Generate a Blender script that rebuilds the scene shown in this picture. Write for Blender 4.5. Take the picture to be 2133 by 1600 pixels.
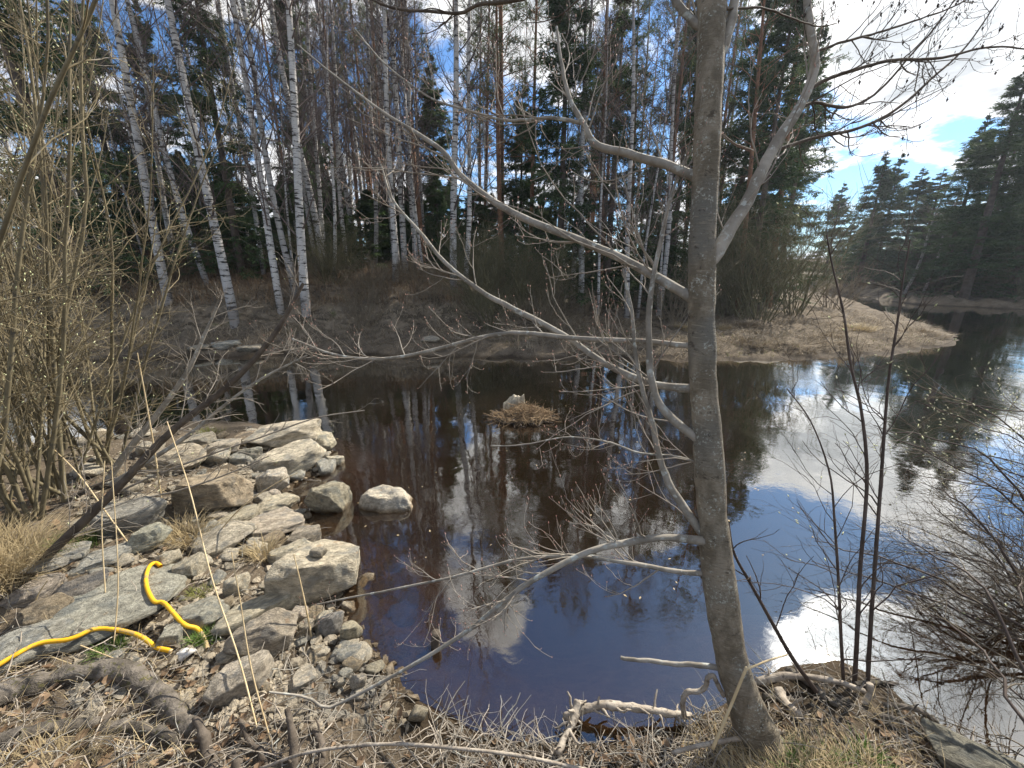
import bpy, math, random
import numpy as np
from mathutils import Vector

for o in list(bpy.data.objects):
    bpy.data.objects.remove(o)
S = bpy.context.scene
COL = S.collection

# ------------------------------------------------------------------ camera
CAMZ, PITCH, FPX = 2.2, math.radians(16.0), 834.0
cam = bpy.data.cameras.new('camera')
cam.sensor_width = 36.0
cam.lens = 36.0 * FPX / 2133.0
cam.clip_start = 0.05
cam.clip_end = 3000
camo = bpy.data.objects.new('camera', cam)
camo.location = (0, 0, CAMZ)
camo.rotation_euler = (math.pi / 2 - PITCH, 0, 0)
COL.objects.link(camo)
S.camera = camo

# ------------------------------------------------------------------ light and sky
SUN = Vector((0.784, 0.769, 0.944)).normalized()
SUN_EL = math.asin(SUN.z)
SUN_AZ = math.atan2(SUN.x, SUN.y)
S.view_settings.view_transform = 'Standard'
S.view_settings.look = 'None'
S.view_settings.exposure = 0.88
S.view_settings.gamma = 1.0
S.cycles.max_bounces = 6
S.cycles.transparent_max_bounces = 24
S.cycles.sample_clamp_indirect = 6
S.cycles.caustics_reflective = False
S.cycles.caustics_refractive = False

sl = bpy.data.lights.new('sun', 'SUN')
sl.energy = 5.0
sl.angle = math.radians(0.5)
sl.color = (1.0, 0.93, 0.82)
slo = bpy.data.objects.new('sun', sl)
slo.rotation_euler = SUN.to_track_quat('Z', 'Y').to_euler()
slo.location = (20, 20, 30)
COL.objects.link(slo)


class NT:
    """small helper for node trees"""
    def __init__(s, tree):
        s.t = tree
        s.t.nodes.clear()

    def n(s, typ, ins=None, **at):
        nd = s.t.nodes.new(typ)
        for k, v in at.items():
            setattr(nd, k, v)
        for k, v in (ins or {}).items():
            s.set(nd.inputs[k], v)
        return nd

    def set(s, sock, v):
        if isinstance(v, bpy.types.NodeSocket):
            s.t.links.new(v, sock)
        else:
            if isinstance(v, tuple) and len(v) == 3 and sock.type == 'RGBA':
                v = (*v, 1)
            sock.default_value = v

    def m(s, op, a, b=0.0, c=0.0, clamp=False):
        nd = s.n('ShaderNodeMath', {0: a, 1: b, 2: c}, operation=op)
        nd.use_clamp = clamp
        return nd.outputs[0]

    def vm(s, op, a, b=(0, 0, 0)):
        nd = s.n('ShaderNodeVectorMath', {0: a, 1: b}, operation=op)
        return nd.outputs[1] if op in ('DISTANCE', 'DOT_PRODUCT', 'LENGTH') else nd.outputs[0]

    def mr(s, v, a, b, c=0.0, d=1.0, smooth=True):
        nd = s.n('ShaderNodeMapRange', {0: v, 1: a, 2: b, 3: c, 4: d})
        nd.interpolation_type = 'SMOOTHSTEP' if smooth else 'LINEAR'
        return nd.outputs[0]

    def mix(s, f, a, b, blend='MIX'):
        nd = s.n('ShaderNodeMix', data_type='RGBA', blend_type=blend)
        s.set(nd.inputs[0], f)
        s.set(nd.inputs[6], a)
        s.set(nd.inputs[7], b)
        return nd.outputs[2]

    def noise(s, vec, scale, detail=4.0, rough=0.55, dist=0.0):
        nd = s.n('ShaderNodeTexNoise', {'Scale': scale, 'Detail': detail, 'Roughness': rough, 'Distortion': dist})
        if vec is not None:
            s.set(nd.inputs['Vector'], vec)
        return nd.outputs[0]

    def scale(s, vec, sc):
        return s.n('ShaderNodeVectorMath', {0: vec, 1: sc}, operation='MULTIPLY').outputs[0]


def pix_dir(u, v, reflect=False):
    a, b = (u - 1066.5) / FPX, (v - 800) / FPX
    X, Y, Z = a, math.cos(PITCH) - b * math.sin(PITCH), -(math.sin(PITCH) + b * math.cos(PITCH))
    d = Vector((X, Y, -Z if reflect else Z))
    return d.normalized()


world = bpy.data.worlds.new('World')
S.world = world
world.use_nodes = True
w = NT(world.node_tree)
wout = w.n('ShaderNodeOutputWorld')
sky = w.n('ShaderNodeTexSky', sky_type='NISHITA', sun_disc=False)
sky.sun_elevation = SUN_EL
sky.sun_rotation = SUN_AZ
sky.altitude = 100
sky.air_density = 1.1
sky.dust_density = 0.4
sky.ozone_density = 1.6
SKYS = 0.078
dirv = w.n('ShaderNodeTexCoord').outputs['Generated']
sep = w.n('ShaderNodeSeparateXYZ', {0: dirv})
zz = w.m('ADD', w.m('MAXIMUM', sep.outputs[2], 0.0), 0.16)
q = w.n('ShaderNodeCombineXYZ', {0: w.m('DIVIDE', sep.outputs[0], zz), 1: w.m('DIVIDE', sep.outputs[1], zz), 2: 0.0}).outputs[0]


def qof(d):
    k = max(d.z, 0) + 0.16
    return (d.x / k, d.y / k, 0)


# where the cloud deck is thick and where it opens (read off the sky and its mirror image in the river)
BLOBS = [  # pixel, reflected?, radius, weight
    (1880, 110, False, 0.75, 0.15), (1950, 320, False, 0.6, 0.10), (2010, 275, False, 0.30, -0.16),
    (1720, 405, False, 1.1, -0.16), (1610, 1140, True, 0.36, -0.38), (1850, 1190, True, 0.26, -0.26),
    (1720, 1390, True, 0.32, 0.22), (1930, 1440, True, 0.40, 0.28), (1330, 1380, True, 0.42, -0.30),
    (1480, 1260, True, 0.30, -0.20), (1150, 1420, True, 0.20, -0.12),
    (900, 230, False, 0.70, -0.14), (700, 230, False, 0.5, -0.12), (1110, 250, False, 0.35, -0.10),
    (300, 80, False, 0.9, 0.12), (1000, 1040, True, 0.5, 0.14), (1040, 1290, True, 0.12, 0.12), (1250, 1080, True, 0.3, 0.14), (1690, 930, True, 0.6, 0.28),
]
n1 = w.noise(q, 0.95, 10.0, 0.58, 0.25)
n2 = w.noise(w.vm('ADD', q, (7.3, 2.1, 0.0)), 3.1, 8.0, 0.62, 0.3)
n3 = w.noise(w.vm('ADD', q, (1.3, 9.1, 0.0)), 1.7, 8.0, 0.6, 0.2)
cov = w.m('ADD', w.m('ADD', w.m('MULTIPLY', w.m('SUBTRACT', n1, 0.5), 1.6), 0.5), w.m('MULTIPLY', w.m('SUBTRACT', n2, 0.5), 0.36))
for (u, v, rf, rad, wt) in BLOBS:
    dist = w.vm('DISTANCE', q, qof(pix_dir(u, v, rf)))
    cov = w.m('ADD', cov, w.mr(dist, 0.0, rad, wt, 0.0))
mask = w.mr(cov, 0.45, 0.56)
thick = w.mr(w.m('ADD', cov, w.m('MULTIPLY', w.m('SUBTRACT', n3, 0.5), 0.55)), 0.50, 0.78)
cosun = w.vm('DOT_PRODUCT', dirv, tuple(SUN))
glow = w.m('POWER', w.m('MAXIMUM', cosun, 0.0), 16.0)
glow2 = w.m('POWER', w.m('MAXIMUM', cosun, 0.0), 160.0)
bright = w.m('ADD', w.m('ADD', 0.76, w.m('MULTIPLY', glow, 0.8)), w.m('MULTIPLY', glow2, 5.0))
shade = w.m('SUBTRACT', 1.0, w.m('MULTIPLY', thick, 0.52))
ccol = w.mix(thick, (1.0, 0.985, 0.97), (0.90, 0.95, 1.0))
skyc = w.mix(1.0, w.mix(1.0, sky.outputs[0], (0.60, 0.90, 1.22), 'MULTIPLY'), (SKYS, SKYS, SKYS), 'MULTIPLY')
cl = w.n('ShaderNodeVectorMath', operation='SCALE')
w.set(cl.inputs[0], ccol)
w.set(cl.inputs['Scale'], w.m('MULTIPLY', bright, shade))
fin = w.mix(mask, skyc, cl.outputs[0])
bg = w.n('ShaderNodeBackground', {0: fin, 1: 1.0})
w.t.links.new(bg.outputs[0], wout.inputs[0])

# ------------------------------------------------------------------ numeric helpers
RNG = np.random.default_rng(11)


def hsh(ix, iy, iz):
    h = (ix.astype(np.int64) * 374761393 + iy.astype(np.int64) * 668265263 + iz.astype(np.int64) * 1274126177) & 0xffffffff
    h = ((h ^ (h >> 13)) * 1274126177) & 0xffffffff
    h = ((h ^ (h >> 15)) * 2246822519) & 0xffffffff
    return ((h ^ (h >> 16)) & 0xffff) / 65535.0


def vnoise(p):
    p = np.asarray(p, float)
    i = np.floor(p).astype(np.int64)
    f = p - i
    f = f * f * f * (f * (f * 6 - 15) + 10)
    r = 0
    for dx in (0, 1):
        for dy in (0, 1):
            for dz in (0, 1):
                wgt = (f[:, 0] if dx else 1 - f[:, 0]) * (f[:, 1] if dy else 1 - f[:, 1]) * (f[:, 2] if dz else 1 - f[:, 2])
                r = r + wgt * hsh(i[:, 0] + dx, i[:, 1] + dy, i[:, 2] + dz)
    return r * 2 - 1


def fbm(p, octs=4, g=0.5):
    p = np.asarray(p, float)
    a, s, r = 1.0, 1.0, 0
    for k in range(octs):
        r = r + a * vnoise(p * s + 17.3 * k)
        a *= g
        s *= 2.03
    return r


def sstep(x, a, b):
    t = np.clip((x - a) / (b - a), 0, 1)
    return t * t * (3 - 2 * t)


def unproj(u, v, z=0.0):
    d = pix_dir(u, v)
    t = (z - CAMZ) / d.z
    return np.array([d.x * t, d.y * t, z])


def at(u, v, Y):
    """point seen at pixel (u,v) at forward distance Y"""
    d = pix_dir(u, v)
    t = Y / d.y
    return np.array([d.x * t, Y, CAMZ + d.z * t])


def depth_of(p):
    return p[1] * math.cos(PITCH) - (p[2] - CAMZ) * math.sin(PITCH)


def catmull(P, n):
    P = np.asarray(P, float)
    if len(P) == 2:
        t = np.linspace(0, 1, n)[:, None]
        return P[0] * (1 - t) + P[1] * t
    Q = np.vstack([2 * P[0] - P[1], P, 2 * P[-1] - P[-2]])
    s = np.linspace(0, len(P) - 1 - 1e-6, n)
    i = s.astype(int)
    t = (s - i)[:, None]
    p0, p1, p2, p3 = Q[i], Q[i + 1], Q[i + 2], Q[i + 3]
    return 0.5 * ((2 * p1) + (-p0 + p2) * t + (2 * p0 - 5 * p1 + 4 * p2 - p3) * t * t + (-p0 + 3 * p1 - 3 * p2 + p3) * t ** 3)


# ------------------------------------------------------------------ mesh helpers
def mesh(name, V, F, mats, smooth=True, mi=None):
    """V (n,3), F list of (m,k) int arrays"""
    if not isinstance(F, list):
        F = [F]
    me = bpy.data.meshes.new(name)
    V = np.asarray(V, np.float32)
    me.vertices.add(len(V))
    me.vertices.foreach_set('co', V.ravel())
    tot = np.concatenate([np.full(len(f), f.shape[1], np.int32) for f in F])
    idx = np.concatenate([f.ravel() for f in F]).astype(np.int32)
    me.loops.add(len(idx))
    me.loops.foreach_set('vertex_index', idx)
    me.polygons.add(len(tot))
    me.polygons.foreach_set('loop_start', np.concatenate([[0], np.cumsum(tot)[:-1]]).astype(np.int32))
    me.polygons.foreach_set('loop_total', tot)
    me.polygons.foreach_set('use_smooth', np.full(len(tot), bool(smooth)))
    if mi is not None:
        me.polygons.foreach_set('material_index', mi.astype(np.int32))
    for m in (mats if isinstance(mats, (list, tuple)) else [mats]):
        me.materials.append(m)
    me.update(calc_edges=True)
    me.validate()
    return me


def obj(name, me, parent=None, loc=None, kind=None, label=None, cat=None, group=None):
    o = bpy.data.objects.new(name, me)
    COL.objects.link(o)
    if loc is not None:
        o.location = loc
    if parent is not None:
        o.parent = parent
    if kind:
        o['kind'] = kind
    if label:
        o['label'] = label
    if cat:
        o['category'] = cat
    if group:
        o['group'] = group
    return o


def thing(name, label, cat, loc, group=None):
    o = obj(name, None, loc=loc, label=label, cat=cat, group=group)
    o.empty_display_size = 0.1
    return o


def copy_thing(src, label=None, group=None):
    c = src.copy()
    COL.objects.link(c)
    for ch in src.children:
        k = ch.copy()
        COL.objects.link(k)
        k.parent = c
        for g in ch.children:
            kk = g.copy()
            COL.objects.link(kk)
            kk.parent = k
    if label:
        c['label'] = label
    if group:
        c['group'] = group
    return c


def norm(v):
    return v / np.maximum(np.linalg.norm(v, axis=-1, keepdims=True), 1e-9)


def tubes(P, R, sides=3, bump=0.0, seed=0):
    P = np.asarray(P, float)
    R = np.asarray(R, float)
    if P.ndim == 2:
        P, R = P[None], R[None]
    N, n = P.shape[:2]
    T = norm(np.gradient(P, axis=1))
    mt = norm(T.mean(axis=1))
    ref = np.where(np.abs(mt[:, 2:3]) < 0.8, np.array([[0, 0, 1.0]]), np.array([[1.0, 0, 0]]))
    U = norm(np.cross(T, ref[:, None, :]))
    W = np.cross(T, U)
    a = np.arange(sides) * 2 * math.pi / sides
    ring = np.cos(a)[:, None] * U[:, :, None] + np.sin(a)[:, None] * W[:, :, None]
    rr = R[:, :, None, None] * np.ones((1, 1, sides, 1))
    if bump:
        q0 = (P[:, :, None] + rr * ring).reshape(-1, 3)
        sc = 1.0 / max(R.max(), 1e-4)
        rr = rr * (1 + bump * fbm(q0 * sc * 0.8 + seed * 5.1, 3).reshape(rr.shape))
    V = P[:, :, None] + rr * ring
    b = (np.arange(N) * n * sides)[:, None, None] + (np.arange(n - 1) * sides)[None, :, None]
    k = np.arange(sides)[None, None, :]
    k2 = (k + 1) % sides
    F = np.stack(np.broadcast_arrays(b + k, b + k2, b + sides + k2, b + sides + k), -1).reshape(-1, 4)
    return V.reshape(-1, 3), F


def join(parts):
    Vs, Fs, off = [], {}, 0
    for V, F in parts:
        Vs.append(V)
        Fs.setdefault(F.shape[1], []).append(F + off)
        off += len(V)
    return np.vstack(Vs), [np.vstack(f) for f in Fs.values()]


def grow(rng, P, R, k, t0, t1, L, ang, up, wig, m, rf, tip=0.35, rmin=0.0, tdec=0.5, flat=None, rmax=1.0):
    """k side shoots on each parent polyline"""
    N, n = P.shape[:2]
    pi = np.repeat(np.arange(N), k)
    t = rng.uniform(t0, t1, len(pi))
    s = np.clip(t * (n - 1), 0, n - 1 - 1e-6)
    i = s.astype(int)
    f = (s - i)[:, None]
    st = P[pi, i] * (1 - f) + P[pi, i + 1] * f
    tan = norm(P[pi, i + 1] - P[pi, i])
    rad = R[pi, i] * (1 - f[:, 0]) + R[pi, i + 1] * f[:, 0]
    rv = rng.normal(size=(len(pi), 3))
    if flat is not None:
        rv[:, 2] *= flat
    pv = norm(rv - (rv * tan).sum(1, keepdims=True) * tan)
    a = ang * rng.uniform(0.65, 1.25, len(pi))[:, None]
    d = norm(np.cos(a) * tan + np.sin(a) * pv)
    Ls = L * rng.uniform(0.5, 1.25, len(pi)) * (1 - tdec * t)
    step = (Ls / (m - 1))[:, None]
    pts = [st]
    for j in range(m - 1):
        d = d + wig * rng.normal(size=d.shape)
        d[:, 2] += up
        d = norm(d)
        pts.append(pts[-1] + d * step)
    C = np.stack(pts, 1)
    r0 = np.clip(rad * rf, rmin, rmax)
    CR = r0[:, None] * np.linspace(1, tip, m)[None]
    return C, CR


def walk(rng, st, d, L, m, up, wig):
    """free polylines from starts st in directions d"""
    st, d = np.asarray(st, float), norm(np.asarray(d, float))
    step = (np.asarray(L) / (m - 1))[:, None]
    pts = [st]
    for j in range(m - 1):
        d = d + wig * rng.normal(size=d.shape)
        d[:, 2] += up
        d = norm(d)
        pts.append(pts[-1] + d * step)
    return np.stack(pts, 1)


def diamonds(c, d, side, L, W):
    """flat lozenges: centre-start c, direction d, width direction side"""
    L = np.asarray(L)[:, None]
    W = np.asarray(W)[:, None]
    V = np.stack([c, c + d * L * 0.4 + side * W, c + d * L, c + d * L * 0.45 - side * W], 1).reshape(-1, 3)
    F = np.arange(len(c) * 4).reshape(-1, 4)
    return V, F


def pods(c, d, L, W):
    """little spindle solids (buds, catkins): 3-sided double pyramids"""
    rv = np.tile(np.array([[0.3, 0.5, 0.81]]), (len(c), 1))
    u = norm(np.cross(d, rv))
    v = np.cross(d, u)
    L = np.asarray(L)[:, None]
    W = np.asarray(W)[:, None]
    ring = [c + d * L * 0.4 + W * (math.cos(a) * u + math.sin(a) * v) for a in (0, 2.094, 4.189)]
    V = np.stack([c] + ring + [c + d * L], 1).reshape(-1, 3)
    b = (np.arange(len(c)) * 5)[:, None]
    F = np.concatenate([b + np.array([[0, 2, 1]]), b + np.array([[0, 3, 2]]), b + np.array([[0, 1, 3]]),
                        b + np.array([[4, 1, 2]]), b + np.array([[4, 2, 3]]), b + np.array([[4, 3, 1]])])
    return V, F


def blades(rng, base, h, wd, lean, droop=0.5, dirs=None):
    """curved grass blades, two segments each"""
    n = len(base)
    a = rng.uniform(0, 2 * math.pi, n)
    d = np.stack([np.cos(a), np.sin(a), np.zeros(n)], 1) if dirs is None else norm(dirs)
    s = np.stack([-d[:, 1], d[:, 0], np.zeros(n)], 1)
    h = np.asarray(h)[:, None]
    wd = np.asarray(wd)[:, None] if np.ndim(wd) else wd
    ln = np.asarray(lean)[:, None] if np.ndim(lean) else lean
    up = np.array([[0, 0, 1.0]])
    mid = base + up * h * 0.6 * (1 - 0.4 * ln) + d * h * 0.55 * ln
    tipp = mid + up * h * (0.45 - droop * ln * 0.8) + d * h * (0.25 + 0.5 * ln)
    V = np.stack([base - s * wd, base + s * wd, mid + s * wd * 0.75, mid - s * wd * 0.75, tipp], 1).reshape(-1, 3)
    b = (np.arange(n) * 5)[:, None]
    F = np.concatenate([b + np.array([[0, 1, 2]]), b + np.array([[0, 2, 3]]), b + np.array([[3, 2, 4]])])
    return V, F


# ------------------------------------------------------------------ materials
def new_mat(name):
    m = bpy.data.materials.new(name)
    m.use_nodes = True
    t = NT(m.node_tree)
    out = t.n('ShaderNodeOutputMaterial')
    bs = t.n('ShaderNodeBsdfPrincipled')
    t.t.links.new(bs.outputs[0], out.inputs[0])
    bs.inputs['Specular IOR Level'].default_value = 0.25
    return m, t, bs, out


def simple(name, c1, c2, scale=6.0, rough=0.85, vary=0.25, coord='Object', c3=None, bump=0.0, trans=0.0):
    """two-tone noise material with some per-object variation"""
    m, t, bs, out = new_mat(name)
    tc = t.n('ShaderNodeTexCoord').outputs[coord]
    f = t.mr(t.noise(tc, scale, 5, 0.6), 0.3, 0.7)
    c = t.mix(f, c1, c2)
    if c3 is not None:
        c = t.mix(t.mr(t.noise(tc, scale * 3.1, 3, 0.6), 0.55, 0.68), c, c3)
    if vary:
        r = t.n('ShaderNodeObjectInfo').outputs['Random']
        g = t.m('ADD', 1.0 - vary / 2, t.m('MULTIPLY', r, vary))
        sc = t.n('ShaderNodeVectorMath', operation='SCALE')
        t.set(sc.inputs[0], c)
        t.set(sc.inputs['Scale'], g)
        c = sc.outputs[0]
    t.set(bs.inputs['Base Color'], c)
    bs.inputs['Roughness'].default_value = rough
    if bump:
        b = t.n('ShaderNodeBump', {'Strength': 0.7, 'Distance': bump, 'Height': t.noise(tc, scale * 4, 6, 0.65)})
        t.t.links.new(b.outputs[0], bs.inputs['Normal'])
    if trans:
        tl = t.n('ShaderNodeBsdfTranslucent')
        t.set(tl.inputs[0], c)
        mx = t.n('ShaderNodeMixShader', {0: trans})
        t.t.links.new(bs.outputs[0], mx.inputs[1])
        t.t.links.new(tl.outputs[0], mx.inputs[2])
        t.t.links.new(mx.outputs[0], out.inputs[0])
    return m


def mat_bark_alder():
    m, t, bs, out = new_mat('alder_bark')
    tc = t.n('ShaderNodeTexCoord').outputs['Object']
    band = t.scale(tc, (1.0, 1.0, 5.0))
    big = t.mr(t.noise(t.scale(tc, (1, 1, 0.6)), 9, 6, 0.7), 0.40, 0.60)
    c = t.mix(big, (0.15, 0.125, 0.088), (0.27, 0.23, 0.17))
    c = t.mix(t.mr(t.noise(tc, 2.2, 3), 0.48, 0.66), c, (0.16, 0.15, 0.125))
    lent = t.mr(t.noise(band, 22, 3, 0.6), 0.60, 0.66)
    c = t.mix(t.m('MULTIPLY', lent, 0.6), c, (0.30, 0.26, 0.19))
    lich = t.m('MULTIPLY', t.mr(t.noise(tc, 75, 5, 0.75), 0.53, 0.62), t.mr(t.noise(tc, 8, 4, 0.65), 0.47, 0.56))
    c = t.mix(lich, c, (0.42, 0.43, 0.37))
    dark = t.m('MAXIMUM', t.mr(t.noise(tc, 30, 4, 0.7), 0.60, 0.70), t.mr(t.noise(t.scale(tc, (1, 1, 2.2)), 6, 6, 0.75, 0.6), 0.60, 0.66))
    c = t.mix(t.m('MULTIPLY', dark, 0.7), c, (0.045, 0.036, 0.027))
    t.set(bs.inputs['Base Color'], c)
    bs.inputs['Roughness'].default_value = 0.9
    hgt = t.m('ADD', t.noise(band, 18, 6, 0.7), t.m('MULTIPLY', t.noise(tc, 60, 5, 0.7), 0.6))
    b = t.n('ShaderNodeBump', {'Strength': 1.0, 'Distance': 0.012, 'Height': hgt})
    t.t.links.new(b.outputs[0], bs.inputs['Normal'])
    return m


def mat_birch():
    m, t, bs, out = new_mat('birch_bark')
    tc = t.n('ShaderNodeTexCoord').outputs['Object']
    oi = t.n('ShaderNodeObjectInfo').outputs['Random']
    v = t.n('ShaderNodeVectorMath', operation='ADD')
    t.set(v.inputs[0], tc)
    cmb = t.n('ShaderNodeCombineXYZ', {0: 0.0, 1: 0.0, 2: t.m('MULTIPLY', oi, 40)})
    t.set(v.inputs[1], cmb.outputs[0])
    st = t.scale(v.outputs[0], (2.2, 2.2, 11.0))
    marks = t.mr(t.m('ADD', t.noise(st, 1.3, 5, 0.7, 0.4), t.m('MULTIPLY', t.m('SUBTRACT', t.noise(v.outputs[0], 0.6, 3), 0.5), 0.22)), 0.52, 0.58)
    fine = t.mr(t.noise(t.scale(v.outputs[0], (3, 3, 40)), 1.5, 3, 0.7), 0.56, 0.66)
    c = t.mix(t.noise(v.outputs[0], 3, 3), (0.60, 0.58, 0.54), (0.42, 0.40, 0.37))
    c = t.mix(t.m('MULTIPLY', fine, 0.6), c, (0.18, 0.16, 0.14))
    c = t.mix(marks, c, (0.045, 0.04, 0.036))
    z = t.n('ShaderNodeSeparateXYZ', {0: tc}).outputs[2]
    old = t.m('MULTIPLY', t.mr(z, 1.2, 0.1), 0.6)
    c = t.mix(old, c, (0.11, 0.09, 0.075))
    thin = t.mr(z, 6.0, 11.0)
    c = t.mix(t.m('MULTIPLY', thin, 0.65), c, (0.16, 0.13, 0.115))
    sc = t.n('ShaderNodeVectorMath', operation='SCALE')
    t.set(sc.inputs[0], c)
    t.set(sc.inputs['Scale'], t.m('ADD', 0.85, t.m('MULTIPLY', oi, 0.4)))
    t.set(bs.inputs['Base Color'], sc.outputs[0])
    bs.inputs['Roughness'].default_value = 0.8
    return m


def mat_rock():
    m, t, bs, out = new_mat('river_stone')
    tc = t.n('ShaderNodeTexCoord').outputs['Object']
    oi = t.n('ShaderNodeObjectInfo')
    ps = t.n('ShaderNodeNewGeometry').outputs['Position']
    off = t.n('ShaderNodeVectorMath', operation='ADD')
    cmb = t.n('ShaderNodeCombineXYZ', {0: t.m('MULTIPLY', oi.outputs['Random'], 31.0), 1: 0.0, 2: 0.0})
    t.set(off.inputs[0], tc)
    t.set(off.inputs[1], cmb.outputs[0])
    p = off.outputs[0]
    a = t.mr(t.noise(p, 5, 7, 0.65), 0.32, 0.68)
    c = t.mix(a, (0.27, 0.245, 0.20), (0.55, 0.50, 0.41))
    c = t.mix(t.mr(t.noise(p, 2.0, 3, 0.5), 0.5, 0.66), c, (0.25, 0.245, 0.225))
    vein = t.noise(t.scale(p, (1.0, 1.5, 2.6)), 5, 7, 0.7, 1.2)
    c = t.mix(t.m('MULTIPLY', t.mr(vein, 0.57, 0.63), 0.55), c, (0.10, 0.085, 0.068))
    grime = t.mr(t.noise(p, 1.6, 6, 0.7, 0.6), 0.54, 0.64)
    c = t.mix(t.m('MULTIPLY', grime, 0.5), c, (0.17, 0.152, 0.12))
    spk = t.mr(t.noise(p, 85, 3, 0.7), 0.58, 0.68)
    c = t.mix(t.m('MULTIPLY', spk, 0.45), c, (0.09, 0.08, 0.07))
    rust = t.mr(t.noise(p, 3.3, 4, 0.6), 0.62, 0.72)
    c = t.mix(t.m('MULTIPLY', rust, 0.45), c, (0.27, 0.16, 0.075))
    c = t.mix(1.0, c, oi.outputs['Color'], 'MULTIPLY')
    wz = t.n('ShaderNodeSeparateXYZ', {0: ps}).outputs[2]
    wet = t.mr(t.m('ADD', wz, t.m('MULTIPLY', t.noise(p, 9, 3), 0.03)), 0.07, 0.015)
    c = t.mix(wet, c, t.mix(1.0, c, (0.42, 0.34, 0.25), 'MULTIPLY'))
    t.set(bs.inputs['Base Color'], c)
    t.set(bs.inputs['Roughness'], t.mr(wet, 0, 1, 0.9, 0.45))
    hgt = t.m('ADD', t.noise(p, 14, 8, 0.72), t.m('MULTIPLY', vein, 0.8))
    b = t.n('ShaderNodeBump', {'Strength': 0.8, 'Distance': 0.045, 'Height': hgt})
    t.t.links.new(b.outputs[0], bs.inputs['Normal'])
    return m


def mat_ground():
    m, t, bs, out = new_mat('bank_soil')
    ps = t.n('ShaderNodeNewGeometry').outputs['Position']
    sp = t.n('ShaderNodeSeparateXYZ', {0: ps})
    n = t.noise(ps, 3.0, 8, 0.62)
    fine = t.noise(ps, 26, 8, 0.75)
    mud = t.mix(t.mr(n, 0.3, 0.7), (0.085, 0.066, 0.045), (0.17, 0.135, 0.095))
    mud = t.mix(t.mr(fine, 0.52, 0.68), mud, (0.25, 0.215, 0.165))
    mud = t.mix(t.mr(t.noise(ps, 60, 5, 0.75), 0.56, 0.66), mud, (0.05, 0.04, 0.03))
    litter = t.mix(t.mr(t.noise(ps, 1.4, 8, 0.7), 0.35, 0.65), (0.11, 0.09, 0.065), (0.24, 0.195, 0.14))
    litter = t.mix(t.mr(t.noise(ps, 9, 6, 0.7), 0.54, 0.64), litter, (0.29, 0.24, 0.17))
    litter = t.mix(t.mr(t.noise(ps, 0.7, 4, 0.6), 0.58, 0.70), litter, (0.075, 0.085, 0.030))
    litter = t.mix(t.m('MULTIPLY', t.mr(t.noise(t.scale(ps, (1.0, 1.7, 1.0)), 1.5, 7, 0.68, 0.5), 0.50, 0.60), 0.8), litter, (0.052, 0.042, 0.03))
    heath = t.mix(t.mr(t.noise(ps, 2, 6, 0.7), 0.35, 0.65), (0.13, 0.075, 0.045), (0.22, 0.15, 0.09))
    far = t.mr(t.m('ADD', sp.outputs[2], t.m('MULTIPLY', t.m('SUBTRACT', n, 0.5), 0.8)), 0.28, 0.75)
    nearm = t.mr(sp.outputs[1], 7.0, 9.0)
    c = t.mix(t.m('MULTIPLY', far, nearm), mud, litter)
    c = t.mix(t.m('MULTIPLY', t.mr(sp.outputs[2], 1.5, 2.1), nearm), c, heath)
    soak = t.mr(t.m('ADD', sp.outputs[2], t.m('MULTIPLY', t.m('SUBTRACT', n, 0.5), 0.08)), 0.10, 0.02)
    c = t.mix(soak, c, t.mix(1.0, c, (0.45, 0.42, 0.38), 'MULTIPLY'))
    bed = t.mr(sp.outputs[2], 0.01, -0.03)
    silt = t.mix(t.mr(t.noise(ps, 5, 6, 0.65), 0.35, 0.65), (0.12, 0.075, 0.032), (0.22, 0.14, 0.062))
    c = t.mix(bed, c, silt)
    t.set(bs.inputs['Base Color'], c)
    wet = t.mr(sp.outputs[2], 0.10, 0.01)
    t.set(bs.inputs['Roughness'], t.mr(wet, 0, 1, 0.97, 0.85))
    bs.inputs['Specular IOR Level'].default_value = 0.12
    b = t.n('ShaderNodeBump', {'Strength': 0.9, 'Distance': 0.03, 'Height': t.noise(ps, 22, 10, 0.75)})
    t.t.links.new(b.outputs[0], bs.inputs['Normal'])
    return m


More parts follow.
